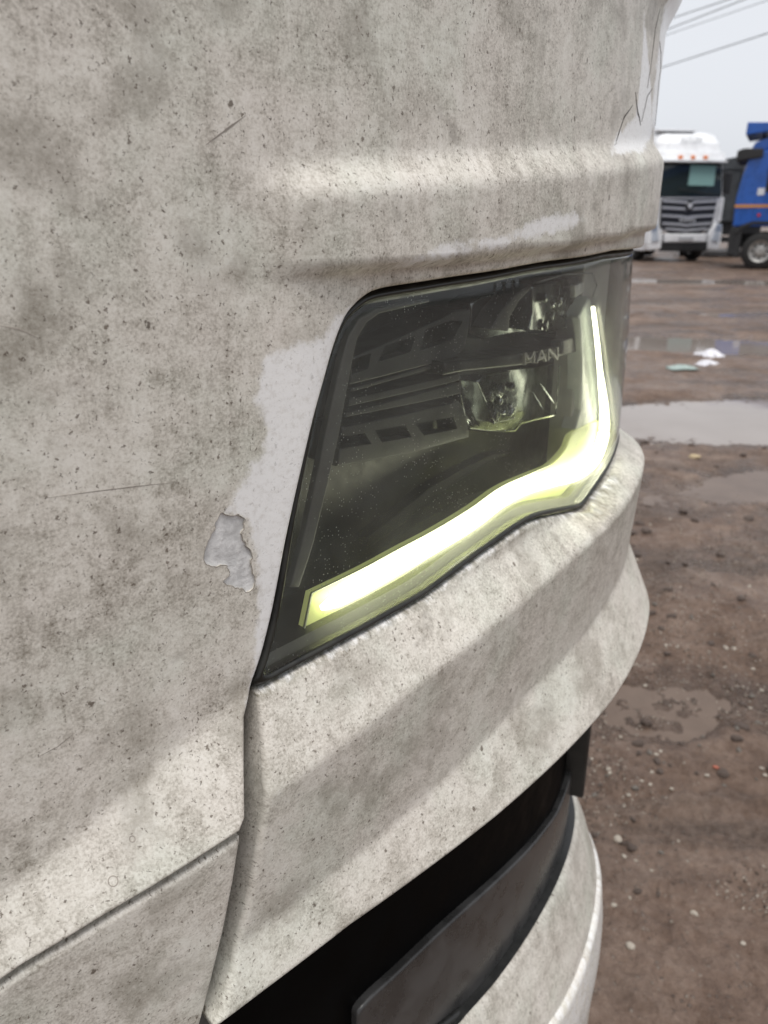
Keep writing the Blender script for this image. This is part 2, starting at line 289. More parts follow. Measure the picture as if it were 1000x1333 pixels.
M['fog_lens'] = plain('smoked_lens', (.044, .043, .042), .30, var=.35, scale=25)
M['steel_dark'] = plain('dark_bracket_metal', (.03, .028, .025), .5)
M['light_block'] = plain('dark_light_block', (.03, .03, .03), .7)  # for the unseen shell added to block light
M['guide'] = None
M['guide_rim_'] = plain('light_guide_edge', (.82, .88, .62), .25, var=.05)
def emitter(name, c, s):
    n = NT(name); e = n.n('ShaderNodeEmission'); e.inputs[0].default_value = (*c, 1); e.inputs[1].default_value = s
    return n.done(e.outputs[0])
def guide_mat():
    n = NT('glowing_light_guide'); f = n.noise(n.obj(), 60, 4)
    return n.done(n.bsdf(color=n.mix(f, (.72, .80, .30), (.84, .90, .42)), rough=.3, emit=(.82, .90, .32), emit_s=.22))
M['guide'] = guide_mat()
M['guide_up'] = plain('pale_upright_guide', (.72, .78, .74), .25, var=.06)
M['slurry'] = None
M['core'] = emitter('daytime_light_glow', (1.0, 1.0, .72), 6.0)
def lens_mat():
    n = NT('hazy_clear_lens'); uv = n.uv()
    dust_and_lift = n.step(n.noise(uv, 18, 5, .6), .3, .75, .060, .140)
    vo = n.vor(uv, 620); sep = n.n('ShaderNodeSeparateColor'); n.put(sep.inputs[0], vo['Color'])
    dots = n.math('MULTIPLY', n.step(vo['Distance'], .30, .12), n.step(sep.outputs[0], .86, .95))
    dots = n.math('MULTIPLY', dots, n.step(n.noise(uv, 22, 3, .6), .42, .66, .03, .5))
    dust_and_lift = n.math('ADD', dust_and_lift, dots)
    sepu = n.n('ShaderNodeSeparateXYZ'); n.put(sepu.inputs[0], uv)
    dust_and_lift = n.math('ADD', dust_and_lift, n.math('MULTIPLY', n.step(sepu.outputs[0], .17, .05), .26))  # extra pale haze put into the lens to brighten its outer corner
    tr = n.n('ShaderNodeBsdfTransparent'); tr.inputs[0].default_value = (.955, .96, .95, 1)
    df = n.n('ShaderNodeBsdfDiffuse'); df.inputs[0].default_value = (.63, .66, .61, 1)
    tl = n.n('ShaderNodeBsdfTranslucent'); tl.inputs[0].default_value = (.80, .82, .74, 1)
    ds = n.n('ShaderNodeMixShader'); ds.inputs[0].default_value = .45
    n.t.links.new(df.outputs[0], ds.inputs[1]); n.t.links.new(tl.outputs[0], ds.inputs[2])
    a = n.n('ShaderNodeMixShader'); n.put(a.inputs[0], dust_and_lift)
    rf = n.n('ShaderNodeBsdfRefraction'); rf.inputs['IOR'].default_value = 1.22; rf.inputs['Roughness'].default_value = .58; rf.inputs[0].default_value = (.95, .96, .90, 1)
    hz = n.n('ShaderNodeMixShader'); hz.inputs[0].default_value = .13; n.t.links.new(tr.outputs[0], hz.inputs[1]); n.t.links.new(rf.outputs[0], hz.inputs[2])
    n.t.links.new(hz.outputs[0], a.inputs[1]); n.t.links.new(ds.outputs[0], a.inputs[2])
    gl = n.n('ShaderNodeBsdfGlossy'); gl.inputs['Roughness'].default_value = .09
    fr = n.n('ShaderNodeFresnel'); fr.inputs['IOR'].default_value = 1.45
    b = n.n('ShaderNodeMixShader'); n.t.links.new(fr.outputs[0], b.inputs[0]); n.t.links.new(a.outputs[0], b.inputs[1]); n.t.links.new(gl.outputs[0], b.inputs[2])
    return n.done(b.outputs[0])
M['lens'] = lens_mat()

# ------------------------------------------------------------------ object helpers
def link(name, me, mat=None, parent=None):
    o = bpy.data.objects.new(name, me); COL.objects.link(o)
    if mat is not None: me.materials.append(mat)
    if parent is not None: o.parent = parent
    return o
def tag(o, label=None, cat=None, group=None, kind=None):
    for k, v in (('label', label), ('category', cat), ('group', group), ('kind', kind)):
        if v: o[k] = v
    return o
def empty(name, loc, rz=0):
    o = bpy.data.objects.new(name, None); COL.objects.link(o); o.location = loc; o.rotation_euler = (0, 0, rz); o.empty_display_size = .1
    return o
def mesh_np(name, V, Fc, smooth=True, uv=None, attrs=None):
    me = bpy.data.meshes.new(name); me.from_pydata([tuple(map(float, v)) for v in V], [], [tuple(int(i) for i in f) for f in Fc])
    if smooth: me.polygons.foreach_set('use_smooth', [True]*len(me.polygons))
    if uv is not None:
        l = me.uv_layers.new(name='UVMap'); idx = np.empty(len(me.loops), int); me.loops.foreach_get('vertex_index', idx)
        l.data.foreach_set('uv', np.asarray(uv, np.float32)[idx].ravel())
    for k, a in (attrs or {}).items():
        at = me.attributes.new(k, 'FLOAT', 'POINT'); at.data.foreach_set('value', np.asarray(a, np.float32))
    me.update(); return me
def bm_mesh(name, bm, smooth=False):
    me = bpy.data.meshes.new(name); bm.normal_update(); bm.to_mesh(me); bm.free()
    if smooth: me.polygons.foreach_set('use_smooth', [True]*len(me.polygons))
    return me
def add_box(bm, lo, hi, bev=0.0, taper=None):
    m = Matrix.Translation([(a+b)/2 for a, b in zip(lo, hi)]) @ Matrix.Diagonal([abs(b-a) for a, b in zip(lo, hi)]+[1])
    r = bmesh.ops.create_cube(bm, size=1, matrix=m)
    if bev:
        ed = list({e for v in r['verts'] for e in v.link_edges})
        bmesh.ops.bevel(bm, geom=ed, offset=bev, segments=2, affect='EDGES', profile=.6)
    return r['verts']
def box(name, lo, hi, mat, parent, bev=.01):
    bm = bmesh.new(); add_box(bm, lo, hi, bev); return link(name, bm_mesh(name, bm), mat, parent)
def prism(name, poly, axis, lo, hi, mat, parent, bev=.01, smooth=False):
    """poly: 2-D outline in the two axes that are not `axis`; extruded from lo to hi"""
    bm = bmesh.new()
    def p3(a, b, c): return {'x': (c, a, b), 'y': (a, c, b), 'z': (a, b, c)}[axis]
    v0 = [bm.verts.new(p3(a, b, lo)) for a, b in poly]; v1 = [bm.verts.new(p3(a, b, hi)) for a, b in poly]
    bm.faces.new(v0); bm.faces.new(v1[::-1]); k = len(poly)
    for i in range(k): bm.faces.new((v0[i], v1[i], v1[(i+1) % k], v0[(i+1) % k]))
    bmesh.ops.recalc_face_normals(bm, faces=bm.faces)
    if bev: bmesh.ops.bevel(bm, geom=list(bm.edges), offset=bev, segments=2, affect='EDGES', profile=.6, clamp_overlap=True)
    return link(name, bm_mesh(name, bm, smooth), mat, parent)
def lathe(name, prof, axis_loc, mat, parent, seg=40, axis='y'):
    """prof: (radius, along) points turned about an axis parallel to y or x"""
    V, Fc = [], []
    for k in range(seg):
        a = 2*math.pi*k/seg
        for r, t in prof:
            c, s = r*math.cos(a), r*math.sin(a)
            p = (c, t, s) if axis == 'y' else (t, c, s)
            V.append((axis_loc[0]+p[0], axis_loc[1]+p[1], axis_loc[2]+p[2]))
    m = len(prof)
    for k in range(seg):
        for j in range(m-1):
            a, b = k*m+j, ((k+1) % seg)*m+j
            Fc.append((a, b, b+1, a+1))
    me = mesh_np(name, V, Fc)
    bm = bmesh.new(); bm.from_mesh(me); bmesh.ops.recalc_face_normals(bm, faces=bm.faces); bm.to_mesh(me); bm.free()
    return link(name, me, mat, parent)

# ------------------------------------------------------------------ panels that follow the truck's curved front
def catmull(pts, step=.004, closed=False):
    P = np.array(pts, float); n = len(P); out = []
    rng = range(n if closed else n-1)
    for i in rng:
        p0 = P[(i-1) % n] if closed or i > 0 else P[0]*2-P[1]
        p1, p2 = P[i], P[(i+1) % n]
        p3 = P[(i+2) % n] if closed or i+2 < n else P[-1]*2-P[-2]
        m = max(2, int(np.linalg.norm(p2-p1)/step))
        t = np.linspace(0, 1, m, endpoint=False)[:, None]
        out.append(.5*((2*p1)+(-p0+p2)*t+(2*p0-5*p1+4*p2-p3)*t**2+(-p0+3*p1-3*p2+p3)*t**3))
    if not closed: out.append(P[-1:])
    return np.concatenate(out)
def lin(pts, step=.004, closed=False):
    P = np.array(pts, float); n = len(P); out = []
    for i in range(n if closed else n-1):
        p1, p2 = P[i], P[(i+1) % n]; m = max(1, int(np.linalg.norm(p2-p1)/step))
        out.append(p1+(p2-p1)*np.linspace(0, 1, m, endpoint=False)[:, None])
    if not closed: out.append(P[-1:])
    return np.concatenate(out)
def clean_loop(P):
    keep = [0]
    for i in range(1, len(P)):
        if np.linalg.norm(P[i]-P[keep[-1]]) > 1e-5: keep.append(i)
    P = P[keep]
    if np.linalg.norm(P[0]-P[-1]) < 1e-5: P = P[:-1]
    a = .5*np.sum(P[:, 0]*np.roll(P[:, 1], -1)-np.roll(P[:, 0], -1)*P[:, 1])
    return P if a > 0 else P[::-1].copy()
def inside(Q, P):
    r = np.zeros(len(Q), bool); x, y = Q[:, 0], Q[:, 1]
    for i in range(len(P)):
        x1, y1 = P[i]; x2, y2 = P[(i+1) % len(P)]
        if y1 == y2: continue
        c = (y1 > y) != (y2 > y)
        if c.any(): r ^= c & (x < (x2-x1)*(y-y1)/(y2-y1)+x1)
    return r
def dist(Q, P, closed=True):
    d = np.full(len(Q), 9.0)
    for i in range(len(P) if closed else len(P)-1):
        a, b = P[i], P[(i+1) % len(P)]; v = b-a; L = v@v+1e-18
        t = np.clip(((Q-a)@v)/L, 0, 1); w = Q-a-t[:, None]*v
        d = np.minimum(d, w[:, 0]**2+w[:, 1]**2)
    return np.sqrt(d)
def signed(Q, P): return np.where(inside(Q, P), 1, -1)*dist(Q, P)
def inset(P, off):
    P = clean_loop(P); t = np.roll(P, -1, 0)-np.roll(P, 1, 0); t /= np.linalg.norm(t, axis=1)[:, None]+1e-12
    Q = P+np.stack([-t[:, 1], t[:, 0]], 1)*off
    if off > 0: ok = inside(Q, P) & (dist(Q, P) > off*.93)
    else: ok = ~inside(Q, P) & (dist(Q, P) > -off*.93)
    return Q[ok]
ORIGIN = Vector((0, 0, 0))
def dense(P, s=.0022):
    out = []
    for i in range(len(P)):
        a, b = P[i], P[(i+1) % len(P)]; m = 1
        if -.2 < a[0] < .85: m = max(1, int(round(np.linalg.norm(b-a)/s)))
        out.append(a+(b-a)*np.linspace(0, 1, m, endpoint=False)[:, None])
    return np.concatenate(out)
def panel(name, outline, dfun, mat, parent, step=.006, fine=None, edge=.003, thick=.010, holes=(), hole_thick=None, clean=None, grime=None, wall_mat=None, ring=True):
    """A curved plate: `outline` in (u, z), standing `dfun` off the plan curve, with rounded edges and a return of depth `thick`."""
    if not callable(dfun): c_ = dfun; dfun = lambda u, z: c_+0*u
    P = clean_loop(dense(clean_loop(outline))); HO = [clean_loop(h) for h in holes]
    pts = [P]+HO
    if ring:
        for f in (.06, .2, .42, .72, 1.05):
            if edge > 0:
                q = inset(P, edge*f)
                if len(q): pts.append(q)
    lo, hi = P.min(0), P.max(0)
    def grid(l, h, s):
        g = np.stack(np.meshgrid(np.arange(l[0]+s*.5, h[0], s), np.arange(l[1]+s*.5, h[1], s)), -1).reshape(-1, 2); return g
    if fine is None: g = grid(lo, hi, step)
    else:
        (fu0, fu1, fz0, fz1), fs = fine
        g = grid(lo, hi, step); g = g[~((g[:, 0] > fu0) & (g[:, 0] < fu1) & (g[:, 1] > fz0) & (g[:, 1] < fz1))]
        g = np.concatenate([g, grid((max(fu0, lo[0]), max(fz0, lo[1])), (min(fu1, hi[0]), min(fz1, hi[1])), fs)])
    g = g+RNG.uniform(-.1, .1, g.shape)*.001
    if len(g):
        ok = inside(g, P) & (dist(g, P) > max(edge*1.3, .0015))
        for h in HO: ok &= ~inside(g, h) & (dist(g, h) > .0012)
        pts.append(g[ok])
    A = np.concatenate(pts); edges = []; o = 0
    for L in [P]+HO:
        edges += [(o+i, o+(i+1) % len(L)) for i in range(len(L))]; o += len(L)
    vv, _, ff, _, _, _ = delaunay_2d_cdt([Vector((float(a), float(b))) for a, b in A], edges, [], 1, 1e-7, False)
    Q = np.array([(v.x, v.y) for v in vv]); F = np.array([tuple(f) for f in ff], int)
    cen = Q[F].mean(1); keep = inside(cen, P)
    for h in HO: keep &= ~inside(cen, h)
    F = F[keep]
    a = Q[F]; cr = (a[:, 1, 0]-a[:, 0, 0])*(a[:, 2, 1]-a[:, 0, 1])-(a[:, 1, 1]-a[:, 0, 1])*(a[:, 2, 0]-a[:, 0, 0])
    F = np.where((cr > 0)[:, None], F[:, ::-1], F)
    D = dfun(Q[:, 0], Q[:, 1])
    if edge > 0:
        e = np.clip(dist(Q, P)/edge, 0, 1); D = D-edge*(1-np.sqrt(np.clip(1-(1-e)**2, 0, 1)))
    V = surf(Q[:, 0], Q[:, 1], D); UV = Q.copy(); faces = [tuple(f) for f in F]
    nfront = len(faces)
    for L, th in [(P, thick)]+[(h, hole_thick or thick) for h in HO]:
        if not th: continue
        d0 = dfun(L[:, 0], L[:, 1])-(edge if L is P else 0); b = len(V); k = len(L)
        V = np.concatenate([V, surf(L[:, 0], L[:, 1], d0), surf(L[:, 0], L[:, 1], d0-th)]); UV = np.concatenate([UV, L, L+np.array([th*.75, th*.66])])
        for i in range(k):
            j = (i+1) % k
            f = (b+i, b+k+i, b+k+j, b+j)
            faces.append(f if L is P else f[::-1])
    V = V-np.array(ORIGIN)
    at = {}
    if clean is not None: at['clean'] = clean(UV)
    if grime is not None: at['grime'] = grime(UV)
    me = mesh_np(name, V, faces, uv=UV, attrs=at)
    if wall_mat is not None:
        me.materials.append(mat); me.materials.append(wall_mat)
        mi = np.zeros(len(me.polygons), np.int32); mi[nfront:] = 1; me.polygons.foreach_set('material_index', mi)
        return link(name, me, None, parent)
    return link(name, me, mat, parent)
def ribbon(name, path, w, dfun, mat, parent, h=.0006, step=.002, taper=True):
    """A thin raised or sunk strip along a path on the front (cracks, letter strokes, bright edges)."""
    if not callable(dfun): c_ = dfun; dfun = lambda u, z: c_+0*u
    P = lin(path, step); n = len(P)
    if n < 2: P = np.array([path[0], path[-1]]); n = 2
    t = np.gradient(P, axis=0); t /= np.linalg.norm(t, axis=1)[:, None]+1e-12; nn = np.stack([-t[:, 1], t[:, 0]], 1)
    ww = np.full(n, w/2)
    if taper: ww = ww*np.clip(np.minimum(np.arange(n)+.4, n-.6-np.arange(n))/max(1, n*.3), .15, 1)*RNG.uniform(.75, 1.25, n)
    l, r = P+nn*ww[:, None], P-nn*ww[:, None]
    rows = [surf(l[:, 0], l[:, 1], dfun(l[:, 0], l[:, 1])-.0004), surf(l[:, 0], l[:, 1], dfun(l[:, 0], l[:, 1])+h), surf(r[:, 0], r[:, 1], dfun(r[:, 0], r[:, 1])+h), surf(r[:, 0], r[:, 1], dfun(r[:, 0], r[:, 1])-.0004)]
    V = np.concatenate(rows)-np.array(ORIGIN); Fc = []
    for i in range(n-1):
        for q in range(3): Fc.append((q*n+i, (q+1)*n+i, (q+1)*n+i+1, q*n+i+1))
    Fc.append((0, n, 2*n, 3*n)); Fc.append((n-1, 4*n-1, 3*n-1, 2*n-1))
    me = mesh_np(name, V, Fc, smooth=False)
    bm = bmesh.new(); bm.from_mesh(me); bmesh.ops.recalc_face_normals(bm, faces=bm.faces); bm.to_mesh(me); bm.free()
    return link(name, me, mat, parent)
def rod(name, path, rad, dfun, mat, parent, step=.004, seg=10):
    if not callable(dfun): c_ = dfun; dfun = lambda u, z: c_+0*u
    P = catmull(path, step); W = surf(P[:, 0], P[:, 1], dfun(P[:, 0], P[:, 1]))-np.array(ORIGIN)
    return tube3(name, W, rad, mat, parent, seg)
def tube3(name, W, rad, mat, parent, seg=10):
    n = len(W); V, Fc = [], []
    rad = np.broadcast_to(rad, (n,))
    up = Vector((0, 0, 1))
    for i in range(n):
        t = Vector(W[min(i+1, n-1)]-W[max(i-1, 0)]).normalized()
        a = t.cross(up if abs(t.z) < .95 else Vector((1, 0, 0))).normalized(); b = a.cross(t)
        for k in range(seg):
            th = 2*math.pi*k/seg; V.append(np.array(W[i])+np.array(a*math.cos(th)+b*math.sin(th))*rad[i])
    for i in range(n-1):
        for k in range(seg): Fc.append((i*seg+k, i*seg+(k+1) % seg, (i+1)*seg+(k+1) % seg, (i+1)*seg+k))
    Fc.append(tuple(range(seg))[::-1]); Fc.append(tuple((n-1)*seg+k for k in range(seg)))
    me = mesh_np(name, V, Fc); bm = bmesh.new(); bm.from_mesh(me); bmesh.ops.recalc_face_normals(bm, faces=bm.faces); bm.to_mesh(me); bm.free()
    return link(name, me, mat, parent)

# ------------------------------------------------------------------ ground: wet mud yard with puddles
_VT = {}
def vnoise(x, y, seed):
    if seed not in _VT: _VT[seed] = np.random.RandomState(seed).rand(256, 256)
    T = _VT[seed]
    xi, yi = np.floor(x).astype(int), np.floor(y).astype(int); fx, fy = x-xi, y-yi
    fx = fx*fx*(3-2*fx); fy = fy*fy*(3-2*fy)
    g = lambda a, b: T[a % 256, b % 256]
    return (g(xi, yi)*(1-fx)+g(xi+1, yi)*fx)*(1-fy)+(g(xi, yi+1)*(1-fx)+g(xi+1, yi+1)*fx)*fy-.5
def fbm(x, y, sc, octv, seed, gain=.5):
    r = 0; a = 1
    for o in range(octv): r = r+a*vnoise(x*sc+o*17.3, y*sc+o*9.1, seed+o); sc *= 2.03; a *= gain
    return r
# centre x, y, half length, half width, turn, depth below the yard
POOLS = [(3.35, 5.72, 2.6, .80, R(6), .055), (3.6, 9.25, 1.9, .62, R(-12), .05), (7.6, 18.8, 3.4, .9, R(-14), .05),
         (2.55, 4.02, .95, .30, R(2), .035), (.86, 1.98, .24, .17, R(10), .018), (6.2, 12.2, 1.8, .35, R(-6), .035)]
WATER = [-.030, -.026, -.026, -.021, -.0135, -.022]
def ground_h(x, y):
    x = np.asarray(x, float); y = np.asarray(y, float)
    h = .028*fbm(x, y, .55, 3, 3)+.030*fbm(x, y, 2.3, 4, 20)
    rut = .018*fbm(x*.35+y*.06, y*1.6, 1.0, 3, 40)
    h = h+rut
    for cx, cy, a, b, t, dp in POOLS:
        ux = (x-cx)*math.cos(t)+(y-cy)*math.sin(t); uy = -(x-cx)*math.sin(t)+(y-cy)*math.cos(t)
        q = np.sqrt((ux/a)**2+(uy/b)**2)+.22*fbm(x, y, 1.7, 3, 60)
        s = sstep(q, 1.25, .55)
        h = h*(1-.75*s)-dp*s
    r = np.sqrt(x*x+y*y)
    near = np.clip(1.4-r/14, .25, 1)
    h = h+near*(.010*fbm(x, y, 9.0, 3, 80)+.011*fbm(x, y, 31.0, 3, 90, .6))
    clod = np.clip(fbm(x, y, 16.0, 2, 101)-.10, 0, 1)*.09*np.clip(fbm(x, y, 1.3, 2, 140)+.18, 0, .5)
    return h+clod*near
def build_ground():
    az = np.unique(np.concatenate([np.linspace(-3.1415927, -.2, 46), np.linspace(-.2, .15, 50), np.linspace(.15, .62, 230), np.linspace(.62, 1.1, 60), np.linspace(1.1, 3.1415927, 36)]))
    rr = np.concatenate([[.05, .3, .6], np.geomspace(.85, 42, 720), np.geomspace(44, 1500, 50)])
    A, Rr = np.meshgrid(az, rr); X = Rr*np.sin(A); Y = Rr*np.cos(A); Z = ground_h(X, Y)*np.clip(1.3-Rr/120, 0, 1)
    V = np.stack([X, Y, Z], -1).reshape(-1, 3); m, n = X.shape
    i = np.arange(m-1)[:, None]*n+np.arange(n-1)[None]
    Fq = np.stack([i, i+n, i+n+1, i+1], -1).reshape(-1, 4)[:, ::-1]
    me = bpy.data.meshes.new('muddy_ground')
    me.vertices.add(len(V)); me.vertices.foreach_set('co', V.astype(np.float32).ravel())
    me.loops.add(Fq.size); me.loops.foreach_set('vertex_index', Fq.astype(np.int32).ravel())
    me.polygons.add(len(Fq)); me.polygons.foreach_set('loop_start', np.arange(0, Fq.size, 4, dtype=np.int32))
    me.update(calc_edges=True); me.polygons.foreach_set('use_smooth', [True]*len(me.polygons))
    wet = np.zeros(len(V)); x, y, h = V[:, 0], V[:, 1], V[:, 2]
    for (cx, cy, a, b, t, dp), wz in zip(POOLS, WATER):
        ux = (x-cx)*math.cos(t)+(y-cy)*math.sin(t); uy = -(x-cx)*math.sin(t)+(y-cy)*math.cos(t)
        wet = np.maximum(wet, sstep(h-wz, .022, .003)*sstep(np.sqrt((ux/a)**2+(uy/b)**2), 1.9, 1.35))
    at = me.attributes.new('wet', 'FLOAT', 'POINT'); at.data.foreach_set('value', wet.astype(np.float32))
    return me
def mud_mat():
    n = NT('wet_mud'); p = n.geo()
    a = n.noise(p, .8, 5, .6); b = n.noise(p, 7, 6, .65); c = n.noise(p, 46, 5, .7); f = n.noise(p, 260, 3, .7)
    g = n.math('MULTIPLY', a, .34); g = n.math('MULTIPLY_ADD', b, .34, g); g = n.math('MULTIPLY_ADD', c, .24, g); g = n.math('MULTIPLY_ADD', f, .12, g)
    col = n.ramp(g, [(.40, (.056, .034, .023)), (.49, (.130, .084, .060)), (.57, (.200, .140, .106)), (.65, (.285, .215, .170))])
    vo = n.vor(p, 85, dims='3D'); sep = n.n('ShaderNodeSeparateColor'); n.put(sep.inputs[0], vo['Color'])
    grit = n.math('MULTIPLY', n.step(vo['Distance'], .40, .22), n.step(sep.outputs[0], .66, .85))
    grit = n.math('MULTIPLY', grit, n.step(n.noise(p, 2.2, 3), .38, .66))
    gcol = n.ramp(sep.outputs[1], [(.0, (.05, .04, .035)), (.45, (.17, .14, .12)), (.8, (.30, .26, .22)), (1, (.42, .38, .32))])
    col = n.mix(n.math('MULTIPLY', grit, .8), col, gcol)
    wet = n.step(n.noise(p, 1.3, 5, .65, 1.0), .40, .66)
    damp = n.math('MULTIPLY', n.step(n.noise(n.mapv(p, (.55, 1.9, 1)), 1.0, 6, .68, .6), .47, .62), .72)
    col = n.mix(damp, col, n.mix(n.step(c, .35, .7), (.040, .028, .021), (.105, .078, .062)))
    rough = n.math('SUBTRACT', n.step(n.math('MULTIPLY_ADD', b, .5, n.math('MULTIPLY', wet, .7)), .25, .85, .34, .75), n.math('MULTIPLY', damp, .12))
    soak = n.attr('wet')
    col = n.mix(n.math('MULTIPLY', soak, .75), col, n.mix(.5, col, (.030, .021, .016)))
    rough = n.math('MULTIPLY', rough, n.step(soak, 0, 1, 1.0, .55))
    h = n.math('MULTIPLY_ADD', c, .6, n.math('MULTIPLY', f, .22)); h = n.math('MULTIPLY_ADD', grit, .25, h)
    return n.done(n.bsdf(color=col, rough=rough, spec=.40, normal=n.bump(h, .024, .9)))
def water_mat():
    n = NT('muddy_water'); p = n.geo()
    col = n.ramp(n.noise(p, 1.2, 3), [(.3, (.215, .180, .155)), (.7, (.265, .228, .202))])
    return n.done(n.bsdf(color=col, rough=.05, spec=.62, ior=1.38, normal=n.bump(n.noise(p, 6, 3, .6), .004, .12)))
def slurry_mat():
    n = NT('brown_slurry'); p = n.geo()
    col = n.ramp(n.noise(p, 5, 4, .6), [(.3, (.105, .073, .054)), (.7, (.150, .108, .082))])
    return n.done(n.bsdf(color=col, rough=.30, spec=.35, normal=n.bump(n.noise(p, 22, 4, .6), .006, .25)))
M['mud'] = mud_mat(); M['water'] = water_mat(); M['slurry'] = slurry_mat()
ground = link('muddy_ground', build_ground(), M['mud']); tag(ground, kind='structure', label='wet brown mud yard with ruts, clods and puddles')
for k, ((cx, cy, a, b, t, dp), wz) in enumerate(zip(POOLS, WATER)):
    bm = bmesh.new(); vs_ = []
    for j in range(56):
        th = 2*math.pi*j/56; w = 1.32+.05*math.sin(3*th+k); x, y = a*w*math.cos(th), b*w*math.sin(th)
        vs_.append(bm.verts.new((cx+x*math.cos(t)-y*math.sin(t), cy+x*math.sin(t)+y*math.cos(t), wz)))
    bm.faces.new(vs_); w_ = link('puddle', bm_mesh('puddle', bm), M['slurry' if k in (3, 4) else 'water']); tag(w_, kind='structure', label='shallow muddy puddle lying in the yard')

# ================================================================== the near truck
ROOT = Vector((float(np.interp(.9, CU, CX))-.5, float(np.interp(.9, CU, CY))+1.0, 0.0))
ORIGIN = ROOT
truck = empty('truck', ROOT)
tag(truck, 'dirty white truck front filling the picture, with peeling paint and a lit headlight', 'truck')

OPENc = catmull(OPEN); BT = catmull(BTOP)
Z_LT = 1.3715; Z_LB = 1.160
# the whole opening for the lamp: panel edge above and inside, bumper edge below, wrapped round the outer corner
LAMP = clean_loop(np.concatenate([OPENc, lin([OPEN[-1], (.04, Z_LT), (-.17, Z_LT)])[1:], lin([(-.17, Z_LT), (-.17, Z_LB)])[1:], lin([(-.17, Z_LB), (.03, Z_LB), BTOP[-1]])[1:-1], BT[::-1]]))
CA, CB, CC = (np.array(c) for c in (CLEAN_A, CLEAN_B, CLEAN_C))
def clean_front(Q):
    s = np.maximum(signed(Q, CA), signed(Q, CB))
    s = np.maximum(s, signed(Q, CC)-.002)
    corner = np.minimum(.075-Q[:, 0], Q[:, 1]-1.475); s = np.maximum(s, np.clip(corner*.28, -.03, .012))
    return np.clip(s, -.03, .03)
front = clean_loop(np.concatenate([OPENc, lin([OPEN[-1], (.04, Z_LT), (-.2, Z_LT), (-1.3, Z_LT)], .01)[1:], lin([(-1.3, Z_LT), (-1.3, 1.80)], .04)[1:], lin([(-1.3, 1.80), (1.9, 1.80)], .04)[1:],
                                   lin([(1.9, 1.80), (1.9, 1.064)], .03)[1:], lin([(1.9, 1.064), (.80, 1.064)], .02)[1:], lin([(.80, 1.064)]+SEAM, .006)[1:], lin([SEAM[-1]]+SEAM_R, .005)[1:]]))
CHc = clean_loop(catmull(CHIP, .0007, True))
_w = RNG.uniform(-1, 1, (len(CHc), 2)); _w = (_w+np.roll(_w, 1, 0)+np.roll(_w, -1, 0))/3; CHc = clean_loop(CHc+_w*.0012)
panel('front_panel', front, d_front, M['paint'], truck, step=.03, fine=((-.12, .80, 1.03, 1.62), .0042), edge=.0028, thick=.012, holes=[CHc], hole_thick=.0016, clean=clean_front)
panel('paint_chip', inset(CHc, -.0012), lambda u, z: d_front(u, z)-.0012, M['primer'], truck, step=.004, edge=0, thick=0, ring=False)['label'] = 'bare grey primer patch where the paint has flaked off'
ce = np.concatenate([CHc, CHc[:1]])
rod('paint_flake_edge', [tuple(p) for p in ce[::2]], .00022, lambda u, z: d_front(u, z)-.0001, M['paint_edge'], truck, step=.002, seg=6)
for nm, pth, w in (('paint_crack', CRACK_1, .0011), ('paint_crack', CRACK_2, .0015), ('paint_crack', CRACK_3, .0008), ('paint_crack', CRACK_4, .0005), ('paint_crack', CRACK_5, .0004)):
    ribbon(nm, pth, w, d_front, M['crack'], truck, h=.0003)
for pth, w in ((SCRATCH_1, .0004), (SCRATCH_2, .0008), (SCRATCH_3, .0005), (SCRATCH_4, .0004)):
    ribbon('scratch', pth, w, d_front, M['scratch'], truck, h=.0001)

for cu_, cz_, cr_ in DROPS:
    ring_ = [(cu_+cr_*math.cos(a), cz_+cr_*1.1*math.sin(a)) for a in np.linspace(0, 6.283, 22)]
    ribbon('dried_drop', ring_, .0004, d_front, M['scratch'], truck, h=.0002, taper=False, step=.001)
low = clean_loop(np.concatenate([lin([(1.9, 1.058), (.80, 1.058)]+LOW_T[::-1], .006), lin([LOW_T[0] if False else LOW_R[-1]]+LOW_R[::-1][1:], .006)[1:], lin([LOW_R[0], (.70, .80), (.74, .60), (1.9, .60)], .02)[1:], lin([(1.9, .60), (1.9, 1.058)], .03)[1:-1]]))
nothing = lambda Q: np.full(len(Q), -.03)
panel('lower_panel', low, d_lower, M['paint_low'], truck, step=.03, fine=((.55, .85, .85, 1.08), .005), edge=.003, thick=.010, clean=nothing)
# dark flange in the gap between the panels
panel('gap_flange', lin([(.585, 1.165), (.600, .985), (.635, .945), (.665, .62), (1.9, .62), (1.9, 1.09), (.62, 1.10)], .01, True), -.010, M['gap'], truck, step=.02, edge=0, thick=.01, ring=False)

bump = clean_loop(np.concatenate([BT, lin([BTOP[-1], (.03, Z_LB), (-.25, Z_LB), (-1.3, Z_LB)], .01)[1:], lin([(-1.3, Z_LB), (-1.3, .953)], .02)[1:], lin([(-1.3, .953), (BLEFT[0][0]+.004, .953)], .01)[1:], catmull(BLEFT, .004)[1:]]))
def clean_bump(Q):
    # a rain-washed rim under the lamp
    e = dist(Q, BT, False); return np.clip(.0035-e, -.03, .03)-.003
panel('corner_bumper', bump, d_bump, M['paint_low'], truck, step=.025, fine=((-.15, .72, .93, 1.2), .0032), edge=.0042, thick=.030, clean=clean_bump, grime=lambda Q: np.clip(1-dist(Q, BT, False)/.006, 0, 1))

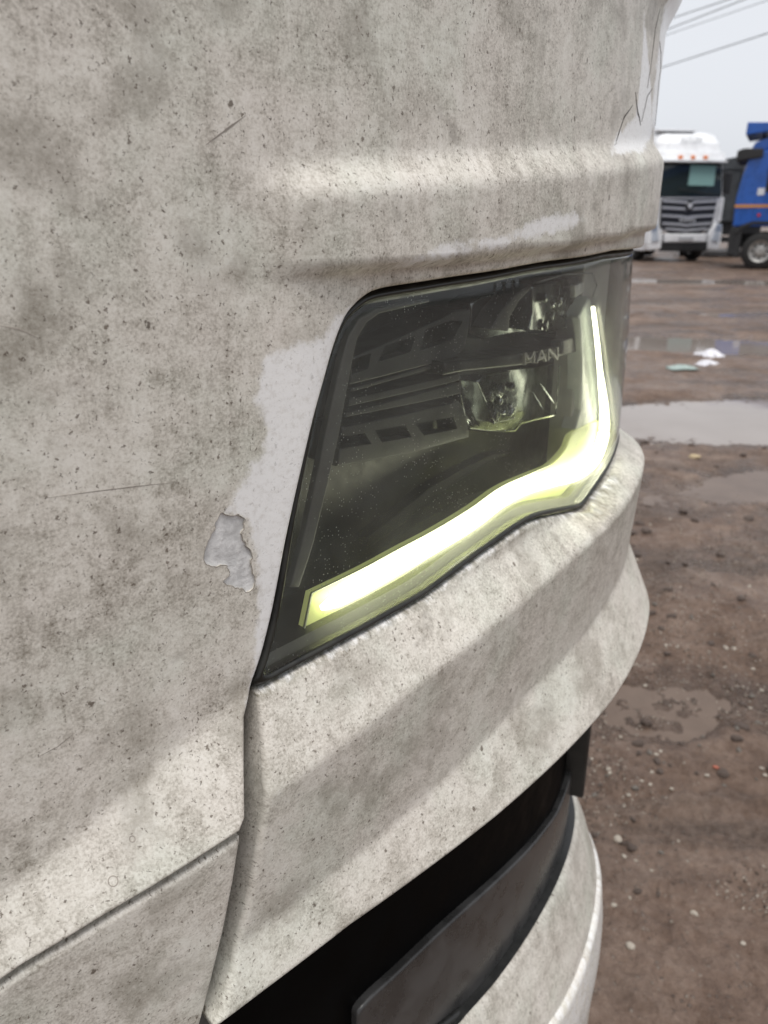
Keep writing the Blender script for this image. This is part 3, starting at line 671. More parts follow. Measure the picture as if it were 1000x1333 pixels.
# black fog-lamp bay under the bumper
bay = lin([(.92, .99), (-.30, .99), (-.30, .50), (.92, .50)], .012, True)
panel('fog_lamp_bay', bay, d_fog, M['fog_gloss'], truck, step=.02, edge=0, thick=.05, ring=False)
fl = clean_loop(np.concatenate([catmull(FOG_T, .005), lin([FOG_T[-1], (.05, .712), (-.16, .71), (-.16, .548), (.05, .556), FOG_B[-1]], .006)[1:], lin(FOG_B[::-1], .006)[1:], lin([FOG_B[0], (.497, .690), (.508, .735), FOG_T[0]], .005)[1:-1]]))
panel('fog_lamp_lens', fl, -.012, M['fog_lens'], truck, step=.008, edge=.0028, thick=.010)
st = clean_loop(np.concatenate([lin([(.62, .682)]+FOG_B+[(.05, .552), (-.16, .545)], .006), lin([(-.16, .52), (.10, .53), (.2, .585), (.3, .615), (.42, .642), (.62, .642)], .006)]))
panel('rubber_strip', st, -.006, M['rubber'], truck, step=.006, edge=.004, thick=.02)
sk = clean_loop(np.concatenate([lin([(u_, float(z_skirt(u_))) for u_ in np.linspace(.95, -1.3, 120)], .006), lin([(-1.3, .26), (.95, .26)], .02)]))
panel('lower_bumper', sk, d_skirt, M['paint_skirt'], truck, step=.02, fine=((-.15, .6, .30, .68), .005), edge=.005, thick=.05, clean=nothing, wall_mat=M['rubber'])
sp = clean_loop(np.concatenate([lin([(.60, .54), (.30, .54), (.2386, .5319), (.2048, .5219), (.149, .512), (.0884, .5076), (.0335, .502), (-.05, .498), (-.25, .495)], .006), lin([(-.25, .20), (.60, .20)], .02)]))
panel('bumper_trim', sp, lambda u, z: d_skirt(u, z)+.007-.02*np.clip((.42-z)/.2, 0, 1), M['paint_skirt'], truck, step=.012, fine=((-.1, .5, .3, .56), .006), edge=.008, thick=.02, clean=lambda Q: np.full(len(Q), .0005))
br = panel('mounting_bracket', lin([(.045, .82), (-.035, .82), (-.012, .668), (.004, .660), (.020, .668)], .01, True), .006, M['steel_dark'], truck, step=.01, edge=.003, thick=.035)

# unseen dark shell added behind the panels to block light, and the cab above
def shell():
    us = np.concatenate([np.linspace(-1.3, -.02, 20), np.linspace(0, 1.9, 40)])
    zs = [.30, .9, 1.1, 1.4, 1.80]
    V, Fc = [], []
    for z in zs: V += list(surf(us, np.full(len(us), z), np.full(len(us), -.135)))
    n = len(us)
    for j in range(len(zs)-1):
        for i in range(n-1): Fc.append((j*n+i, (j+1)*n+i, (j+1)*n+i+1, j*n+i+1))
    Fc.append(tuple(range(n))); Fc.append(tuple((len(zs)-1)*n+i for i in range(n))[::-1])
    a, b = 0, n-1; m = (len(zs)-1)*n
    Fc.append((0, m, m+n-1, n-1))
    return mesh_np('light_block_shell', np.array(V)-np.array(ROOT), Fc, smooth=False)
link('light_block_shell', shell(), M['light_block'], truck)
M['truck_glass'] = plain('dark_windscreen', (.02, .024, .026), .06, var=.1)
def band(name, z0, z1, d0, d1, mat, u0=-1.3, u1=1.9):
    us = np.linspace(u0, u1, 50); zs = np.linspace(z0, z1, 6); ds = np.linspace(d0, d1, 6); V, Fc, UV = [], [], []
    for z, d in zip(zs, ds): V += list(surf(us, np.full(50, z), np.full(50, d))); UV += [(u, z) for u in us]
    for j in range(5):
        for i in range(49): Fc.append((j*50+i, (j+1)*50+i, (j+1)*50+i+1, j*50+i+1))
    me = mesh_np(name, np.array(V)-np.array(ROOT), Fc, uv=UV, attrs={'clean': [-.03]*300}); return link(name, me, mat, truck)
band('windscreen', 1.802, 2.62, -.004, -.22, M['truck_glass']); band('cab_roof_panel', 2.622, 3.05, -.21, -.40, M['paint'])

# ------------------------------------------------------------------ the headlight
def lampframe(name, P, Q, dP, dQ, mat, parent, mid=None):
    """ring between two loops P (outer) and Q (inner); both resampled by angle-free arc length"""
    def res(L, k):
        L = np.concatenate([L, L[:1]]); s = np.concatenate([[0], np.cumsum(np.linalg.norm(np.diff(L, axis=0), axis=1))])
        t = np.linspace(0, s[-1], k, endpoint=False); return np.stack([np.interp(t, s, L[:, 0]), np.interp(t, s, L[:, 1])], 1)
    A = res(P, 420)
    # for each outer point take the nearest inner point
    Qd = res(Q, 1600); B = np.array([Qd[np.argmin(((Qd-a)**2).sum(1))] for a in A])
    rows = []
    for f in np.linspace(0, 1, 7):
        U = A*(1-f)+B*f; b = (mid or 0)*math.sin(math.pi*f); rows.append(surf(U[:, 0], U[:, 1], dP(U[:, 0], U[:, 1])*(1-f)+dQ(U[:, 0], U[:, 1])*f+b))
    k = len(A); V = np.concatenate(rows)-np.array(ROOT); Fc = []
    for j in range(6):
        for i in range(k): Fc.append((j*k+i, j*k+(i+1) % k, (j+1)*k+(i+1) % k, (j+1)*k+i))
    me = mesh_np(name, V, Fc); bm = bmesh.new(); bm.from_mesh(me); bmesh.ops.recalc_face_normals(bm, faces=bm.faces); bm.to_mesh(me); bm.free()
    return link(name, me, mat, parent)
LOUT = inset(LAMP, -.006)
lamp = panel('headlight', inset(LAMP, -.010), -.078, M['black_in'], truck, step=.02, edge=0, thick=0, ring=False)     # back of the housing
lamp['label'] = 'lit headlight with a glowing light guide behind hazy glass'
lampframe('housing_wall', inset(LAMP, -.009), inset(LAMP, .002), lambda u, z: -.079+0*u, lambda u, z: d_lens(u, z)-.013, M['black_in'], lamp)
L1 = inset(LAMP, .0012); L2 = inset(LAMP, .0072)
lampframe('gasket', inset(LAMP, .0004), L2, lambda u, z: d_lens(u, z)-.006, lambda u, z: d_lens(u, z)-.0015, M['rubber_grime'], lamp, mid=.0045)
L3 = inset(LAMP, .0108)
lampframe('lamp_bezel', inset(LAMP, .003), L3, lambda u, z: d_lens(u, z)-.0075, lambda u, z: d_lens(u, z)-.013, M['bezel'], lamp)
lampframe('inner_frame', L3, inset(LAMP, .0118), lambda u, z: d_lens(u, z)-.013, lambda u, z: -.06+0*u, M['black_in'], lamp)
plate_strip = panel('bezel_strip', lin(STRIP, .004, True), -.012, M['bezel'], lamp, step=.012, edge=.001, thick=.004)
panel('lamp_lens', inset(LAMP, .0062), d_lens, M['lens'], lamp, step=.012, edge=.0022, thick=.006)
def plate(name, poly, d, mat, th=.012, edge=.0012, holes=(), step=.012): return panel(name, lin(poly, .004, True), d, mat, lamp, step=step, edge=edge, thick=th, holes=[lin(h, .004, True) for h in holes], hole_thick=.010)
for vp, vh in ((VENT_A, VENT_A_HOLES), (VENT_B, VENT_B_HOLES)):
    plate('vent_panel', vp, -.045, M['grey_in'], th=.03, holes=vh)
for rb in RIBS: plate('rib', rb, -.046, M['grey_in'], th=.02, edge=.0008)
plate('lamp_bowl', BOWL_A, -.055, M['dark_chrome'], th=.02)
plate('reflector_ring', RING_A, -.037, M['grey_in'], th=.02)
plate('crystal', CRYSTAL_A, -.043, M['dark_chrome'], th=.01)
plate('corner_cover', CORNER_A, -.036, M['black_in'], th=.02)
plate('glint_plate', GLINT_A, -.031, M['glint'], th=.004, edge=.0006)  # pale plate painting the glint on the corner cover
plate('lamp_bowl', BOWL_B, -.055, M['dark_chrome'], th=.02)
plate('crystal', CRYSTAL_B, -.045, M['dark_chrome'], th=.01)
for q in range(26):                               # facets of the two projector lenses
    base = CRYSTAL_A if q < 11 else CRYSTAL_B; P_ = np.array(base); lo, hi = P_.min(0), P_.max(0)
    c = lo+(hi-lo)*RNG.uniform(.2, .8, 2); s = RNG.uniform(.0022, .006); an = RNG.uniform(0, 6.28)
    tri = [(c[0]+s*RNG.uniform(.5, 1.3)*math.cos(an+k), c[1]+s*RNG.uniform(.5, 1.3)*math.sin(an+k)) for k in (0, 1.7, 3.3, 4.9)]
    plate('facet', tri, -.040+RNG.uniform(-.002, .002), M['dark_chrome'] if q % 3 else M['chrome'], th=.003, edge=.0007, step=.02)
plate('badge_bar', BAR, -.033, M['black_in'], th=.03, edge=.002)
plate('badge_bar_tip', BARTIP, -.029, M['grey_in'], th=.01, edge=.0015)
for k, ch in enumerate('MMMMAAANNN'): ribbon('letter_'+ch.lower(), LETTERS[k], .0023, -.0315, M['letter'], lamp, h=.0016, taper=False, step=.004)
ribbon('bright_edge', BOWL_B_EDGE, .0011, -.038, M['chrome'], lamp, h=.001, taper=False)
ribbon('bright_edge', CORNER_EDGE, .0011, -.027, M['chrome'], lamp, h=.001, taper=False)
for s_ in STREAKS: ribbon('chrome_strip', s_, .0014, -.036, M['chrome'], lamp, h=.001)
plate('curved_fin', FIN, -.050, M['fin'], th=.01, edge=.001)
# outer side of the lamp beyond the upright light guide
panel('side_shell', lin([(.150, 1.362), (-.16, 1.362), (-.16, 1.168), (.03, 1.168), (.10, 1.172), (.150, 1.168)], .006, True), -.030, M['side'], lamp, step=.01, edge=.002, thick=.02)
gd = clean_loop(np.concatenate([lin(GUIDE[:2], .004)[:-1], catmull(GUIDE[1:-2], .004)[:-1], lin(GUIDE[-2:]+GUIDE[:1], .004)[:-1]]))
panel('upright_guide', lin(GUIDE_UP, .003, True), -.0235, M['guide_up'], lamp, step=.005, edge=.002, thick=.012)
panel('light_guide', gd, -.0215, M['guide'], lamp, step=.005, edge=.002, thick=.003)
ribbon('light_guide_end', [GUIDE[0], GUIDE[1]], .0011, -.0212, M['guide_rim_'], lamp, h=.0012, taper=False)
ribbon('light_guide_rim', [tuple(q) for q in catmull(GUIDE[1:9], .004)], .0009, -.0215, M['guide_rim_'], lamp, h=.0010, taper=False)
cp = catmull(CORE, .003); cw = surf(cp[:, 0], cp[:, 1], np.full(len(cp), -.0140))-np.array(ROOT)
f_ = np.linspace(0, 1, len(cp)); crad = np.interp(f_, [0, .02, .05, .60, .72, .80, .88, 1], [.002, .0048, .0058, .0066, .0062, .0044, .0026, .0018])
tube3('daytime_light', cw, crad, M['core'], lamp, 12)

# ================================================================== vehicles at the back of the yard
M['white_cab'] = plain('white_cab_paint', (.82, .83, .84), .3, var=.06, scale=3)
M['blue_cab'] = plain('blue_cab_paint', (.009, .090, .40), .3, var=.12, scale=3, coat=.3)
M['tyre'] = plain('tyre_rubber', (.022, .021, .020), .8, scale=20)
M['rim'] = plain('steel_rim', (.40, .39, .37), .45, .3, scale=12)
M['chassis'] = plain('black_chassis', (.018, .018, .019), .6, scale=6)
M['tarp'] = plain('dark_grey_tarp', (.050, .055, .060), .7, scale=3, bump=.02)
M['grille_dark'] = plain('dark_grille', (.035, .036, .042), .4)
M['grille_chrome'] = plain('grille_chrome', (.56, .57, .60), .35, .35, var=.1)
M['silver_blue'] = plain('silver_blue_trim', (.36, .42, .52), .3, .3, var=.08)
M['lamp_clear'] = plain('far_headlamp', (.62, .68, .76), .12, .2)
M['amber'] = plain('amber_lens', (.75, .22, .06), .25, var=.1)
M['red'] = plain('red_marker', (.55, .03, .03), .3)
M['orange'] = plain('orange_stripe', (.62, .27, .05), .5, var=.06)
M['window'] = plain('cab_glass', (.020, .028, .030), .06, var=.1)
M['curtain'] = plain('pale_green_curtain', (.20, .35, .33), .6, var=.12)
M['badge_white'] = plain('white_print', (.72, .74, .78), .5, var=.05)
M['roof_grey'] = plain('pale_grey_print', (.50, .51, .52), .5)
def wheel(root, x, y, axis='x', r=.50, w=.30):
    prof_t = [(r*.60, -w/2), (r*.94, -w/2), (r, -w*.36), (r, w*.36), (r*.94, w/2), (r*.60, w/2), (r*.60, -w/2)]
    t = lathe('wheel', prof_t, (x, y, r), M['tyre'], root, 36, axis)
    lathe('rim', [(r*.60, -w*.46), (r*.54, -w*.40), (r*.50, -w*.18), (r*.30, -w*.12), (r*.26, -w*.30), (r*.14, -w*.34), (.001, -w*.34)], (x, y, r), M['rim'], t, 36, axis)
    hub = bpy.data.meshes.get('rim_hole_mesh')
    if hub is None:
        bm = bmesh.new(); bmesh.ops.create_icosphere(bm, subdivisions=1, radius=.035); hub = bm_mesh('rim_hole_mesh', bm); hub.materials.append(M['chassis'])
    for k in range(8):
        a = 2*math.pi*k/8; c, s = r*.40*math.cos(a), r*.40*math.sin(a)
        o = bpy.data.objects.new('rim_hole', hub); COL.objects.link(o); o.parent = t
        o.location = (x+c, y-w*.15, r+s) if axis == 'y' else (x-w*.15, y+c, r+s)
    return t
def text(name, s, size, loc, rot, mat, parent, ext=.01):
    cu = bpy.data.curves.new(name, 'FONT'); cu.body = s; cu.size = size; cu.extrude = ext; cu.align_x = 'CENTER'; cu.align_y = 'CENTER'
    tmp = bpy.data.objects.new('tmp', cu); COL.objects.link(tmp); bpy.context.view_layer.update()
    me = bpy.data.meshes.new_from_object(tmp.evaluated_get(bpy.context.evaluated_depsgraph_get())); bpy.data.objects.remove(tmp)
    o = link(name, me, mat, parent); o.location = loc; o.rotation_euler = rot; return o
def lerp(a, b, t): return a+(b-a)*t

# --- white cab-over with the chrome grille: front faces -Y in its own axes
wx, wy = 9.86, 26.8
wt_ = empty('parked_truck', (wx, wy, float(ground_h(wx, wy))), R(7))
tag(wt_, 'white tractor cab with chrome barred grille and three amber roof lamps', 'truck')
def cabsec(z, w, yf, cr=.22, yb=2.2):
    P_ = []
    for sx in (-1, 1):
        arc = [(sx*(w-cr+cr*math.sin(a)), yf+cr-cr*math.cos(a)) for a in np.linspace(0, math.pi/2, 5)]
        P_.append(arc)
    return [(x, y, z) for x, y in [(-w, yb)]+P_[0][::-1]+P_[1]+[(w, yb)]]
def loft(name, secs, mat, parent):
    V, Fc = [], []; k = len(secs[0])
    for s in secs: V += s
    for j in range(len(secs)-1):
        for i in range(k): Fc.append((j*k+i, j*k+(i+1) % k, (j+1)*k+(i+1) % k, (j+1)*k+i))
    Fc.append(tuple(range(k))[::-1]); Fc.append(tuple((len(secs)-1)*k+i for i in range(k)))
    me = mesh_np(name, V, Fc, smooth=False); return link(name, me, mat, parent)
loft('cab', [cabsec(.95, 1.20, .04), cabsec(1.9, 1.22, .0), cabsec(2.05, 1.22, .02), cabsec(3.05, 1.16, .20), cabsec(3.10, 1.20, .08), cabsec(3.32, 1.18, .16)], M['white_cab'], wt_)
loft('high_roof', [cabsec(3.325, 1.12, .25, .3), cabsec(3.60, 1.08, .34, .3), cabsec(3.86, 1.0, .55, .35), cabsec(3.95, .86, .85, .35)], M['white_cab'], wt_)
box('roof_deflector', (-1.0, .62, 3.96), (.3, 1.2, 4.02), M['white_cab'], wt_, .02)
text('roof_lettering', 'FOTON', .20, (0, .33, 3.70), (R(76), 0, 0), M['roof_grey'], wt_)
ws = prism('windscreen', [(-1.10, 2.00), (1.10, 2.00), (1.05, 3.02), (-1.05, 3.02)], 'y', -.008, .008, M['window'], wt_, .004); ws.rotation_euler = (R(-10), 0, 0); ws.location = (0, -.352, .03)
cu_ = prism('curtain', [(-.08, 2.35), (.80, 2.33), (.85, 2.95), (-.02, 2.98)], 'y', -.006, .006, M['curtain'], wt_, .003); cu_.rotation_euler = (R(-10), 0, 0); cu_.location = (0, -.366, .03)
for x in (-.55, .35):
    w_ = box('wiper', (x-.45, -.02, 2.10), (x+.35, .0, 2.13), M['chassis'], wt_, .005); w_.rotation_euler = (0, R(8 if x < 0 else 5), 0); w_.location = (.28 if x < 0 else .18, -.035, 0)
for x in (-.42, 0, .42): box('roof_lamp', (x-.07, .06, 3.12), (x+.07, .14, 3.22), M['amber'], wt_, .02)
box('sun_visor', (-1.12, -.06, 3.02), (1.12, .14, 3.07), M['white_cab'], wt_, .015)
prism('grille', [(-.95, 1.95), (.95, 1.95), (.88, 1.10), (.52, .88), (-.52, .88), (-.88, 1.10)], 'y', -.05, .05, M['grille_dark'], wt_, .02)
for z, w in ((1.86, .93), (1.66, .92), (1.42, .90), (1.18, .84), (1.02, .72)):
    prism('grille_bar', [(-w, z+.05), (-.2, z+.02), (0, z-.01), (.2, z+.02), (w, z+.05), (w-.01, z-.02), (.2, z-.06), (0, z-.09), (-.2, z-.06), (-w+.01, z-.02)], 'y', -.09, -.045, M['grille_chrome'], wt_, .008)
em = lathe('emblem', [(.001, -.115), (.13, -.115), (.15, -.10), (.15, -.05)], (0, 0, 1.72), M['grille_dark'], wt_, 28)
prism('emblem_mark', [(-.10, 1.79), (.10, 1.79), (0, 1.62)], 'y', -.135, -.118, M['badge_white'], em, .004)
text('grille_lettering', 'AUMAN', .155, (0, -.075, 1.295), (R(90), 0, 0), M['badge_white'], wt_)
box('centre_bumper', (-.72, -.12, .62), (.72, .12, .88), M['white_cab'], wt_, .04)
box('number_plate', (-.26, -.14, .68), (.26, -.123, .79), M['roof_grey'], wt_, .004)
box('air_intake', (-.80, -.10, .34), (.80, .12, .615), M['chassis'], wt_, .03)
for sx in (-1, 1):
    hb = prism('corner_bumper', [(sx*.80, .40), (sx*1.22, .36), (sx*1.26, .60), (sx*1.24, 1.16), (sx*1.02, 1.22), (sx*.78, .86)][::sx], 'y', -.10, .30, M['white_cab'], wt_, .05)
    hl = prism('headlamp', [(sx*.90, .66), (sx*1.16, .62), (sx*1.17, .92), (sx*1.0, .96)][::sx], 'y', -.135, -.09, M['lamp_clear'], wt_, .02)
    prism('lamp_surround', [(sx*.98, .97), (sx*1.2, .94), (sx*1.2, 1.16), (sx*1.03, 1.19)][::sx], 'y', -.125, -.09, M['silver_blue'], wt_, .015)
    box('corner_pillar', (sx*1.14-.06, -.03, 1.25), (sx*1.14+.06, .18, 1.98), M['white_cab'], wt_, .03)
    wheel(wt_, sx*1.02, 1.25, 'x', .50)
    box('mirror', (sx*1.34-.10, .10, 2.1), (sx*1.34+.10, .26, 2.75), M['chassis'], wt_, .04)
    box('mirror_arm', (min(sx*1.16, sx*1.30), .16, 2.66), (max(sx*1.16, sx*1.30), .20, 2.70), M['chassis'], wt_, .005)
box('side_step', (-1.24, .31, .34), (-1.15, 2.0, .92), M['white_cab'], wt_, .03)
box('chassis_frame', (-.5, .4, .55), (.5, 6.2, .85), M['chassis'], wt_, .02)
for sx in (-1, 1): wheel(wt_, sx*.95, 4.6, 'x', .50)
box('mudguard', (-1.2, 3.9, 1.05), (1.2, 5.3, 1.12), M['chassis'], wt_, .03)

# --- blue cab seen from its side: it faces -X in its own axes, its side looks along -Y
bx, by = 9.95, 23.45
bt = empty('blue_truck', (bx, by, float(ground_h(bx+.8, by))), R(-26))
tag(bt, 'blue tractor cab with roof deflector, orange stripe and black sun visor', 'truck')
prism('cab', [(.02, 1.15), (0, 1.9), (.08, 2.5), (.18, 2.95), (.40, 3.12), (2.25, 3.20), (2.25, 1.15)], 'y', 0.0, 2.46, M['blue_cab'], bt, .06)
prism('roof_fairing', [(.16, 3.08), (.26, 3.34), (.60, 3.46), (2.2, 3.62), (2.2, 3.15)], 'y', .15, 2.31, M['blue_cab'], bt, .08)
prism('roof_deflector', [(.0, 3.52), (.0, 3.84), (.9, 3.80), (2.2, 3.98), (2.2, 3.84), (.9, 3.62)], 'y', .05, 2.41, M['blue_cab'], bt, .03)
for y in (.5, 1.9): box('deflector_post', (.42, y, 3.3), (.48, y+.06, 3.62), M['chassis'], bt, .005)
prism('sun_visor', [(-.14, 2.86), (.52, 2.94), (.52, 3.16), (.02, 3.18), (-.14, 3.12)], 'y', -.10, 2.56, M['chassis'], bt, .03)
prism('door', [(.50, 1.28), (.50, 2.05), (.62, 2.95), (1.62, 2.98), (1.62, 1.28)], 'y', -.022, .004, M['blue_cab'], bt, .012)
prism('side_window', [(.80, 2.12), (.80, 2.70), (.98, 2.86), (1.52, 2.88), (1.52, 2.12)], 'y', -.034, -.020, M['window'], bt, .01)
prism('window_frame', [(.72, 2.05), (.72, 2.72), (.94, 2.92), (1.58, 2.94), (1.58, 2.05)], 'y', -.027, -.015, M['chassis'], bt, .01)
box('door_handle', (1.30, -.06, 1.78), (1.52, -.022, 1.84), M['chassis'], bt, .01)
mi_ = box('mirror', (.92, -.42, 2.12), (1.12, -.16, 2.80), M['chassis'], bt, .04)
box('mirror_arm', (1.0, -.20, 2.70), (1.04, .0, 2.74), M['chassis'], mi_, .005)
box('stripe', (.0, -.031, 1.66), (2.2, -.0245, 1.735), M['orange'], bt, .0)
bd_ = box('door_badge', (.53, -.030, 1.98), (.71, -.0245, 2.16), M['badge_white'], bt, .0)
box('side_marker', (.62, -.05, 1.42), (.70, -.022, 1.50), M['red'], bt, .01)
prism('wheel_arch', [(.10, 1.0), (.22, 1.18), (.52, 1.30), (1.14, 1.30), (1.44, 1.15), (1.54, .95), (1.47, .95), (1.34, 1.08), (1.10, 1.22), (.56, 1.22), (.28, 1.10), (.16, .95)], 'y', -.06, .5, M['chassis'], bt, .01)
prism('front_bumper', [(-.02, .42), (-.04, 1.0), (.02, 1.16), (.16, 1.14), (.16, .40)], 'y', -.02, 2.48, M['chassis'], bt, .03)
box('front_step', (.10, -.02, .36), (.30, .3, 1.12), M['chassis'], bt, .02)
wheel(bt, .84, .12, 'y', .50); wheel(bt, .84, 2.34, 'y', .50)
box('chassis_frame', (.2, .75, .55), (6.6, 1.7, .95), M['chassis'], bt, .02)
box('fuel_tank', (1.75, .05, .45), (3.3, .7, 1.05), M['chassis'], bt, .08)
for x in (4.7,): wheel(bt, x, .15, 'y', .52); wheel(bt, x, 2.3, 'y', .52)
prism('windscreen', [(.0, 1.95), (-.02, 1.95), (.10, 2.52), (.20, 2.95), (.22, 2.95)], 'y', .2, 2.26, M['window'], bt, 0)

# --- dark tarped tipper between the two cabs
tx, ty = 12.15, 30.2
tt = empty('tipper_trailer', (tx, ty, float(ground_h(tx, ty))), R(-22))
tag(tt, 'dark grey tarped trailer standing between the white and blue cabs', 'trailer')
box('body', (-1.2, 0, 1.25), (2.6, 9, 3.05), M['tarp'], tt, .04)
prism('tarp', [(-1.24, 3.0), (-1.2, 3.10), (-.4, 3.28), (.9, 3.50), (2.0, 3.40), (2.64, 3.0)], 'y', -.05, 9.05, M['tarp'], tt, .03)
for x in (-1.1, -.5, .1, .7, 1.3, 1.9, 2.5): box('rib', (x-.05, -.07, 1.25), (x+.05, -.002, 2.95), M['chassis'], tt, .015)
box('tail_bar', (-1.1, -.12, .55), (2.5, .0, .75), M['chassis'], tt, .02)
box('chassis_frame', (-.2, .1, .8), (1.6, 9, 1.245), M['chassis'], tt, .02)
for y in (1.2, 2.5):
    for x in (-.95, 2.35): wheel(tt, x, y, 'x', .50)
box('mud_flap', (-1.15, .25, .25), (-.65, .28, 1.2), M['tyre'], tt, .005); box('mud_flap', (2.05, .25, .25), (2.55, .28, 1.2), M['tyre'], tt, .005)

# ------------------------------------------------------------------ power lines overhead
M['cable'] = plain('grey_cable', (.10, .105, .11), .6)
def cable(a, b, sag, rad, label):
    a, b = np.array(a), np.array(b); t = np.linspace(0, 1, 40)[:, None]; W = a+(b-a)*t; W[:, 2] -= sag*4*t[:, 0]*(1-t[:, 0])
    c = W.mean(0); o = tube3('power_cable', W-c, rad, M['cable'], None, 6); o.location = tuple(c)
    return tag(o, label, 'cable', 'power cables over the yard')
for (p, q), lb in zip(CABLE_ENDS, ('topmost overhead cable, running out through the top edge', 'second overhead cable from the top, close under the topmost', 'third overhead cable, faint, just under the upper pair', 'lowest overhead cable, alone across the open sky')):
    cable(p, q, .0, .015 if 'third' not in lb else .009, lb)

# ------------------------------------------------------------------ stones, crumbs and litter
def blob(seed, flat=.6, sub=2):
    rs = np.random.RandomState(seed); bm = bmesh.new(); bmesh.ops.create_icosphere(bm, subdivisions=sub, radius=1)
    k = rs.uniform(-1, 1, (4, 3))
    for v in bm.verts:
        d_ = 1+sum(.13*math.sin(3*float(np.dot(kk, v.co))+i) for i, kk in enumerate(k))
        v.co = Vector((v.co.x*d_*1.15, v.co.y*d_*.85, v.co.z*d_*flat))
    return bm_mesh('stone', bm, False)
M['stone_pale'] = plain('pale_stone', (.34, .30, .25), .75, scale=60); M['stone_grey'] = plain('grey_stone', (.13, .115, .10), .9, scale=60, spec=.2)
M['stone_brown'] = plain('brown_clod', (.085, .062, .05), .8, scale=60, bump=.004); M['brick_red'] = plain('brick_crumb', (.34, .11, .07), .8, scale=60)
M['stone_yellow'] = plain('yellow_stone', (.42, .33, .20), .7, scale=60); M['plastic'] = plain('white_plastic', (.66, .65, .68), .4, var=.15, scale=15)
kinds = {}
for mk, lab in (('stone_pale', 'pale pebble lying on the wet mud'), ('stone_grey', 'dark grey pebble half sunk in the wet mud'), ('stone_brown', 'brown clod of mud on the yard')):
    L_ = []
    for s in range(5):
        me = blob(s*7+len(mk)); me.materials.append(M[mk]); L_.append(me)
    kinds[mk] = (L_, lab)
def stone(mk, x, y, s, name=None, label=None, group=True):
    L_, lab = kinds[mk]; o = bpy.data.objects.new(name or ('clod' if 'brown' in mk else 'pebble'), random.choice(L_)); COL.objects.link(o)
    o.location = (x, y, float(ground_h(x, y))+s*.22); o.scale = (s, s, s); o.rotation_euler = (random.uniform(-.3, .3), random.uniform(-.3, .3), random.uniform(0, 6.28))
    return tag(o, label or lab, 'clod' if 'brown' in mk else 'pebble', {'stone_pale': 'pale pebbles on the mud', 'stone_grey': 'dark grey pebbles on the mud', 'stone_brown': 'mud clods on the yard'}[mk] if group else None)
def in_water(x, y):
    return any(float(ground_h(x, y)) < wz+.002 and (((x-c[0])/c[2])**2+((y-c[1])/c[3])**2) < 3 for c, wz in zip(POOLS, WATER))
def scatter(mk, n_, smin, smax, far=6.0):
    k = 0
    while k < n_:
        r = .95*(far/.95)**random.random(); a = R(random.uniform(15, 33)); x, y = r*math.sin(a), r*math.cos(a)
        if in_water(x, y) or vnoise(np.array([x*2.1]), np.array([y*2.1]), 5)[0] < -.12: continue
        stone(mk, x, y, random.uniform(smin, smax)*(r/1.6)**.35); k += 1
scatter('stone_pale', 90, .0026, .0060); scatter('stone_grey', 55, .0035, .0085); scatter('stone_brown', 90, .005, .016)
for x, y, s, lb in ((.501, 1.14, .0080, 'largest pale pebble low down, beside the lower bumper'), (.671, 1.237, .0074, 'long pale pebble alone on smooth mud'), (.568, 1.452, .0095, 'pale pebble in the cluster beside the black fog lamp bay'),
                    (.572, 1.733, .006, 'pale pebble just below the flared bumper corner'), (1.193, 2.334, .009, 'white pebble right of the murky brown pool')):
    stone('stone_pale', x, y, s, label=lb)
def single(name, mat, x, y, s, label, cat):
    me = blob(hash(name) % 97 if False else len(name)*3+5); me.materials.append(M[mat]); o = link(name, me); o.location = (x, y, float(ground_h(x, y))+s*.3); o.scale = (s, s, s*.8); tag(o, label, cat); return o
single('yellow_stone', 'stone_yellow', 1.947, 4.62, .030, 'yellow stone at the near edge of the large puddle', 'stone')
single('brick_crumb', 'brick_red', .889, 1.677, .007, 'small red brick crumb in the rough mud', 'brick crumb')
def scrap(name, mat, x, y, sx, sy, hgt, rz, label):
    bm = bmesh.new(); n_ = 9; g = [[None]*n_ for _ in range(n_)]; rs = np.random.RandomState(int(x*100))
    for i in range(n_):
        for j in range(n_):
            u, v = i/(n_-1)-.5, j/(n_-1)-.5; w = max(0, 1-(2*u)**2)*max(0, 1-(2*v)**2)
            g[i][j] = bm.verts.new((u*sx*(1+.25*rs.uniform(-1, 1)), v*sy*(1+.25*rs.uniform(-1, 1)), .01+hgt*w*rs.uniform(.5, 1.1)))
    for i in range(n_-1):
        for j in range(n_-1): bm.faces.new((g[i][j], g[i+1][j], g[i+1][j+1], g[i][j+1]))
    r_ = bmesh.ops.extrude_face_region(bm, geom=list(bm.faces))
    for v in [e for e in r_['geom'] if isinstance(e, bmesh.types.BMVert)]: v.co.z -= .008
    bmesh.ops.recalc_face_normals(bm, faces=bm.faces)
    o = link(name, bm_mesh(name, bm, False), M[mat]); o.location = (x, y, float(ground_h(x, y))); o.rotation_euler = (0, 0, rz); tag(o, label, 'litter'); return o
scrap('plastic_bag', 'plastic', 3.55, 8.42, .26, .26, .07, .3, 'crumpled white plastic bag at the far puddle')
scrap('plastic_scrap', 'plastic', 3.30, 7.85, .20, .20, .05, 1.1, 'smaller white plastic scrap nearer than the bag')
M['green_scrap'] = plain('pale_green_plastic', (.30, .37, .34), .4, var=.1)
scrap('green_scrap', 'green_scrap', 2.95, 7.62, .28, .16, .03, .2, 'flat pale green plastic scrap left of the white scraps')
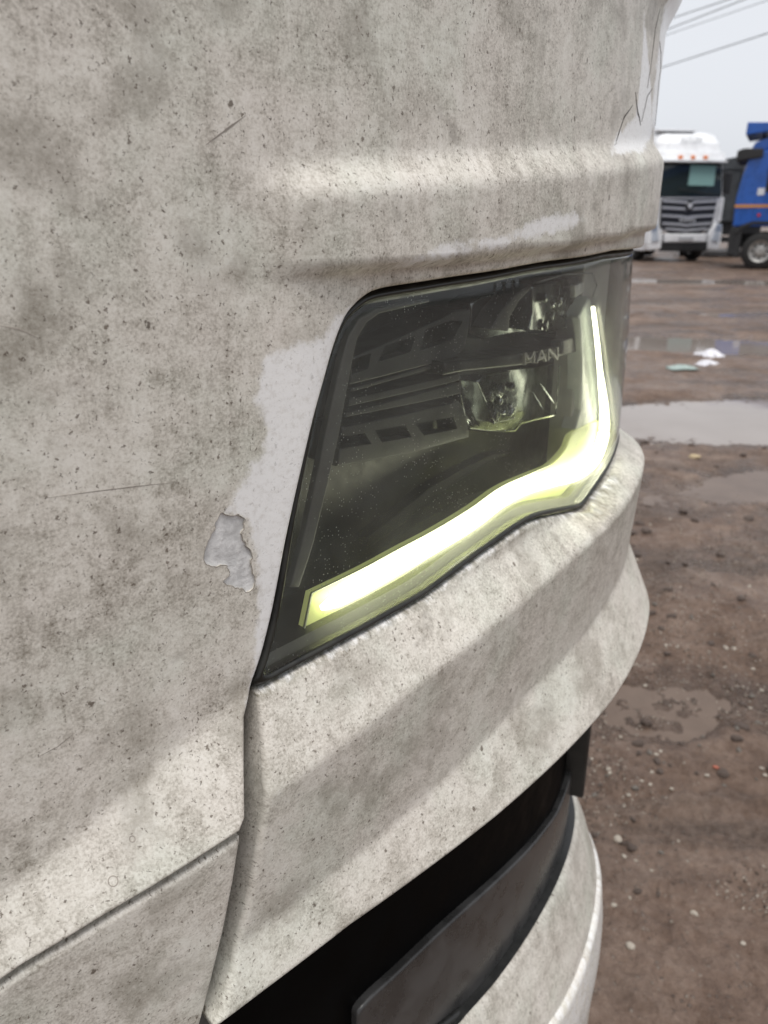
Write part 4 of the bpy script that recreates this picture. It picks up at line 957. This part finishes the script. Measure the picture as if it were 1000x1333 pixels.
# the finest grit, too much to count
def grit():
    bm = bmesh.new()
    me_v, me_f = [], []
    n_ = 16000; r = .9*(4.6/.9)**RNG.rand(n_); a = np.radians(RNG.uniform(12, 40, n_)); X, Y = r*np.sin(a), r*np.cos(a)
    dens = vnoise(X*1.9, Y*1.9, 5)+.35*vnoise(X*7, Y*7, 9); ok = dens > -.05; X, Y, r = X[ok], Y[ok], r[ok]; Z = ground_h(X, Y)
    base = np.array([(1, 0, 0), (-.5, .87, 0), (-.5, -.87, 0), (0, 0, .9), (.1, .1, -.6)])
    tri = np.array([(0, 1, 3), (1, 2, 3), (2, 0, 3), (1, 0, 4), (2, 1, 4), (0, 2, 4)])
    V, Fc = [], []
    for i in range(len(X)):
        s = RNG.uniform(.0013, .0046)*(r[i]/1.5)**.3; t = RNG.uniform(0, 6.28); c, si = math.cos(t), math.sin(t)
        B = base*RNG.uniform(.6, 1.3, (5, 1))*s; V.append(np.stack([X[i]+B[:, 0]*c-B[:, 1]*si, Y[i]+B[:, 0]*si+B[:, 1]*c, Z[i]+B[:, 2]+s*.2], 1)); Fc.append(tri+5*i)
    V = np.concatenate(V); Fc = np.concatenate(Fc); me = mesh_np('grit', V, Fc, smooth=False); return me
n = NT('mixed_grit'); p_ = n.geo()
gm = n.done(n.bsdf(color=n.ramp(n.noise(p_, 130, 1), [(.36, (.04, .03, .025)), (.48, (.12, .09, .072)), (.55, (.25, .205, .17)), (.64, (.46, .42, .36))]), rough=.75))
tag(link('grit', grit(), gm), 'fine grit and crumbs strewn over the mud', kind='stuff')
# far edge of the yard
M['far_bank'] = plain('far_scrub', (.060, .058, .045), .9, scale=.5)
def bank():
    bm = bmesh.new(); prev = None
    for k in range(160):
        a = -math.pi+2*math.pi*k/159; rr = 150; h = 2.0+1.6*abs(math.sin(7*a))+1.2*random.random()
        v = [bm.verts.new((rr_*math.sin(a), rr_*math.cos(a), z)) for rr_, z in ((rr, -.5), (rr+1.5, h*.8), (rr+4, h), (rr+9, -.5))]
        if prev:
            for q in range(3): bm.faces.new((prev[q], v[q], v[q+1], prev[q+1]))
        prev = v
    bmesh.ops.recalc_face_normals(bm, faces=bm.faces); return bm_mesh('far_bank', bm, False)
tag(link('far_bank', bank(), M['far_bank']), 'low dark scrub bank far behind the yard', kind='stuff')
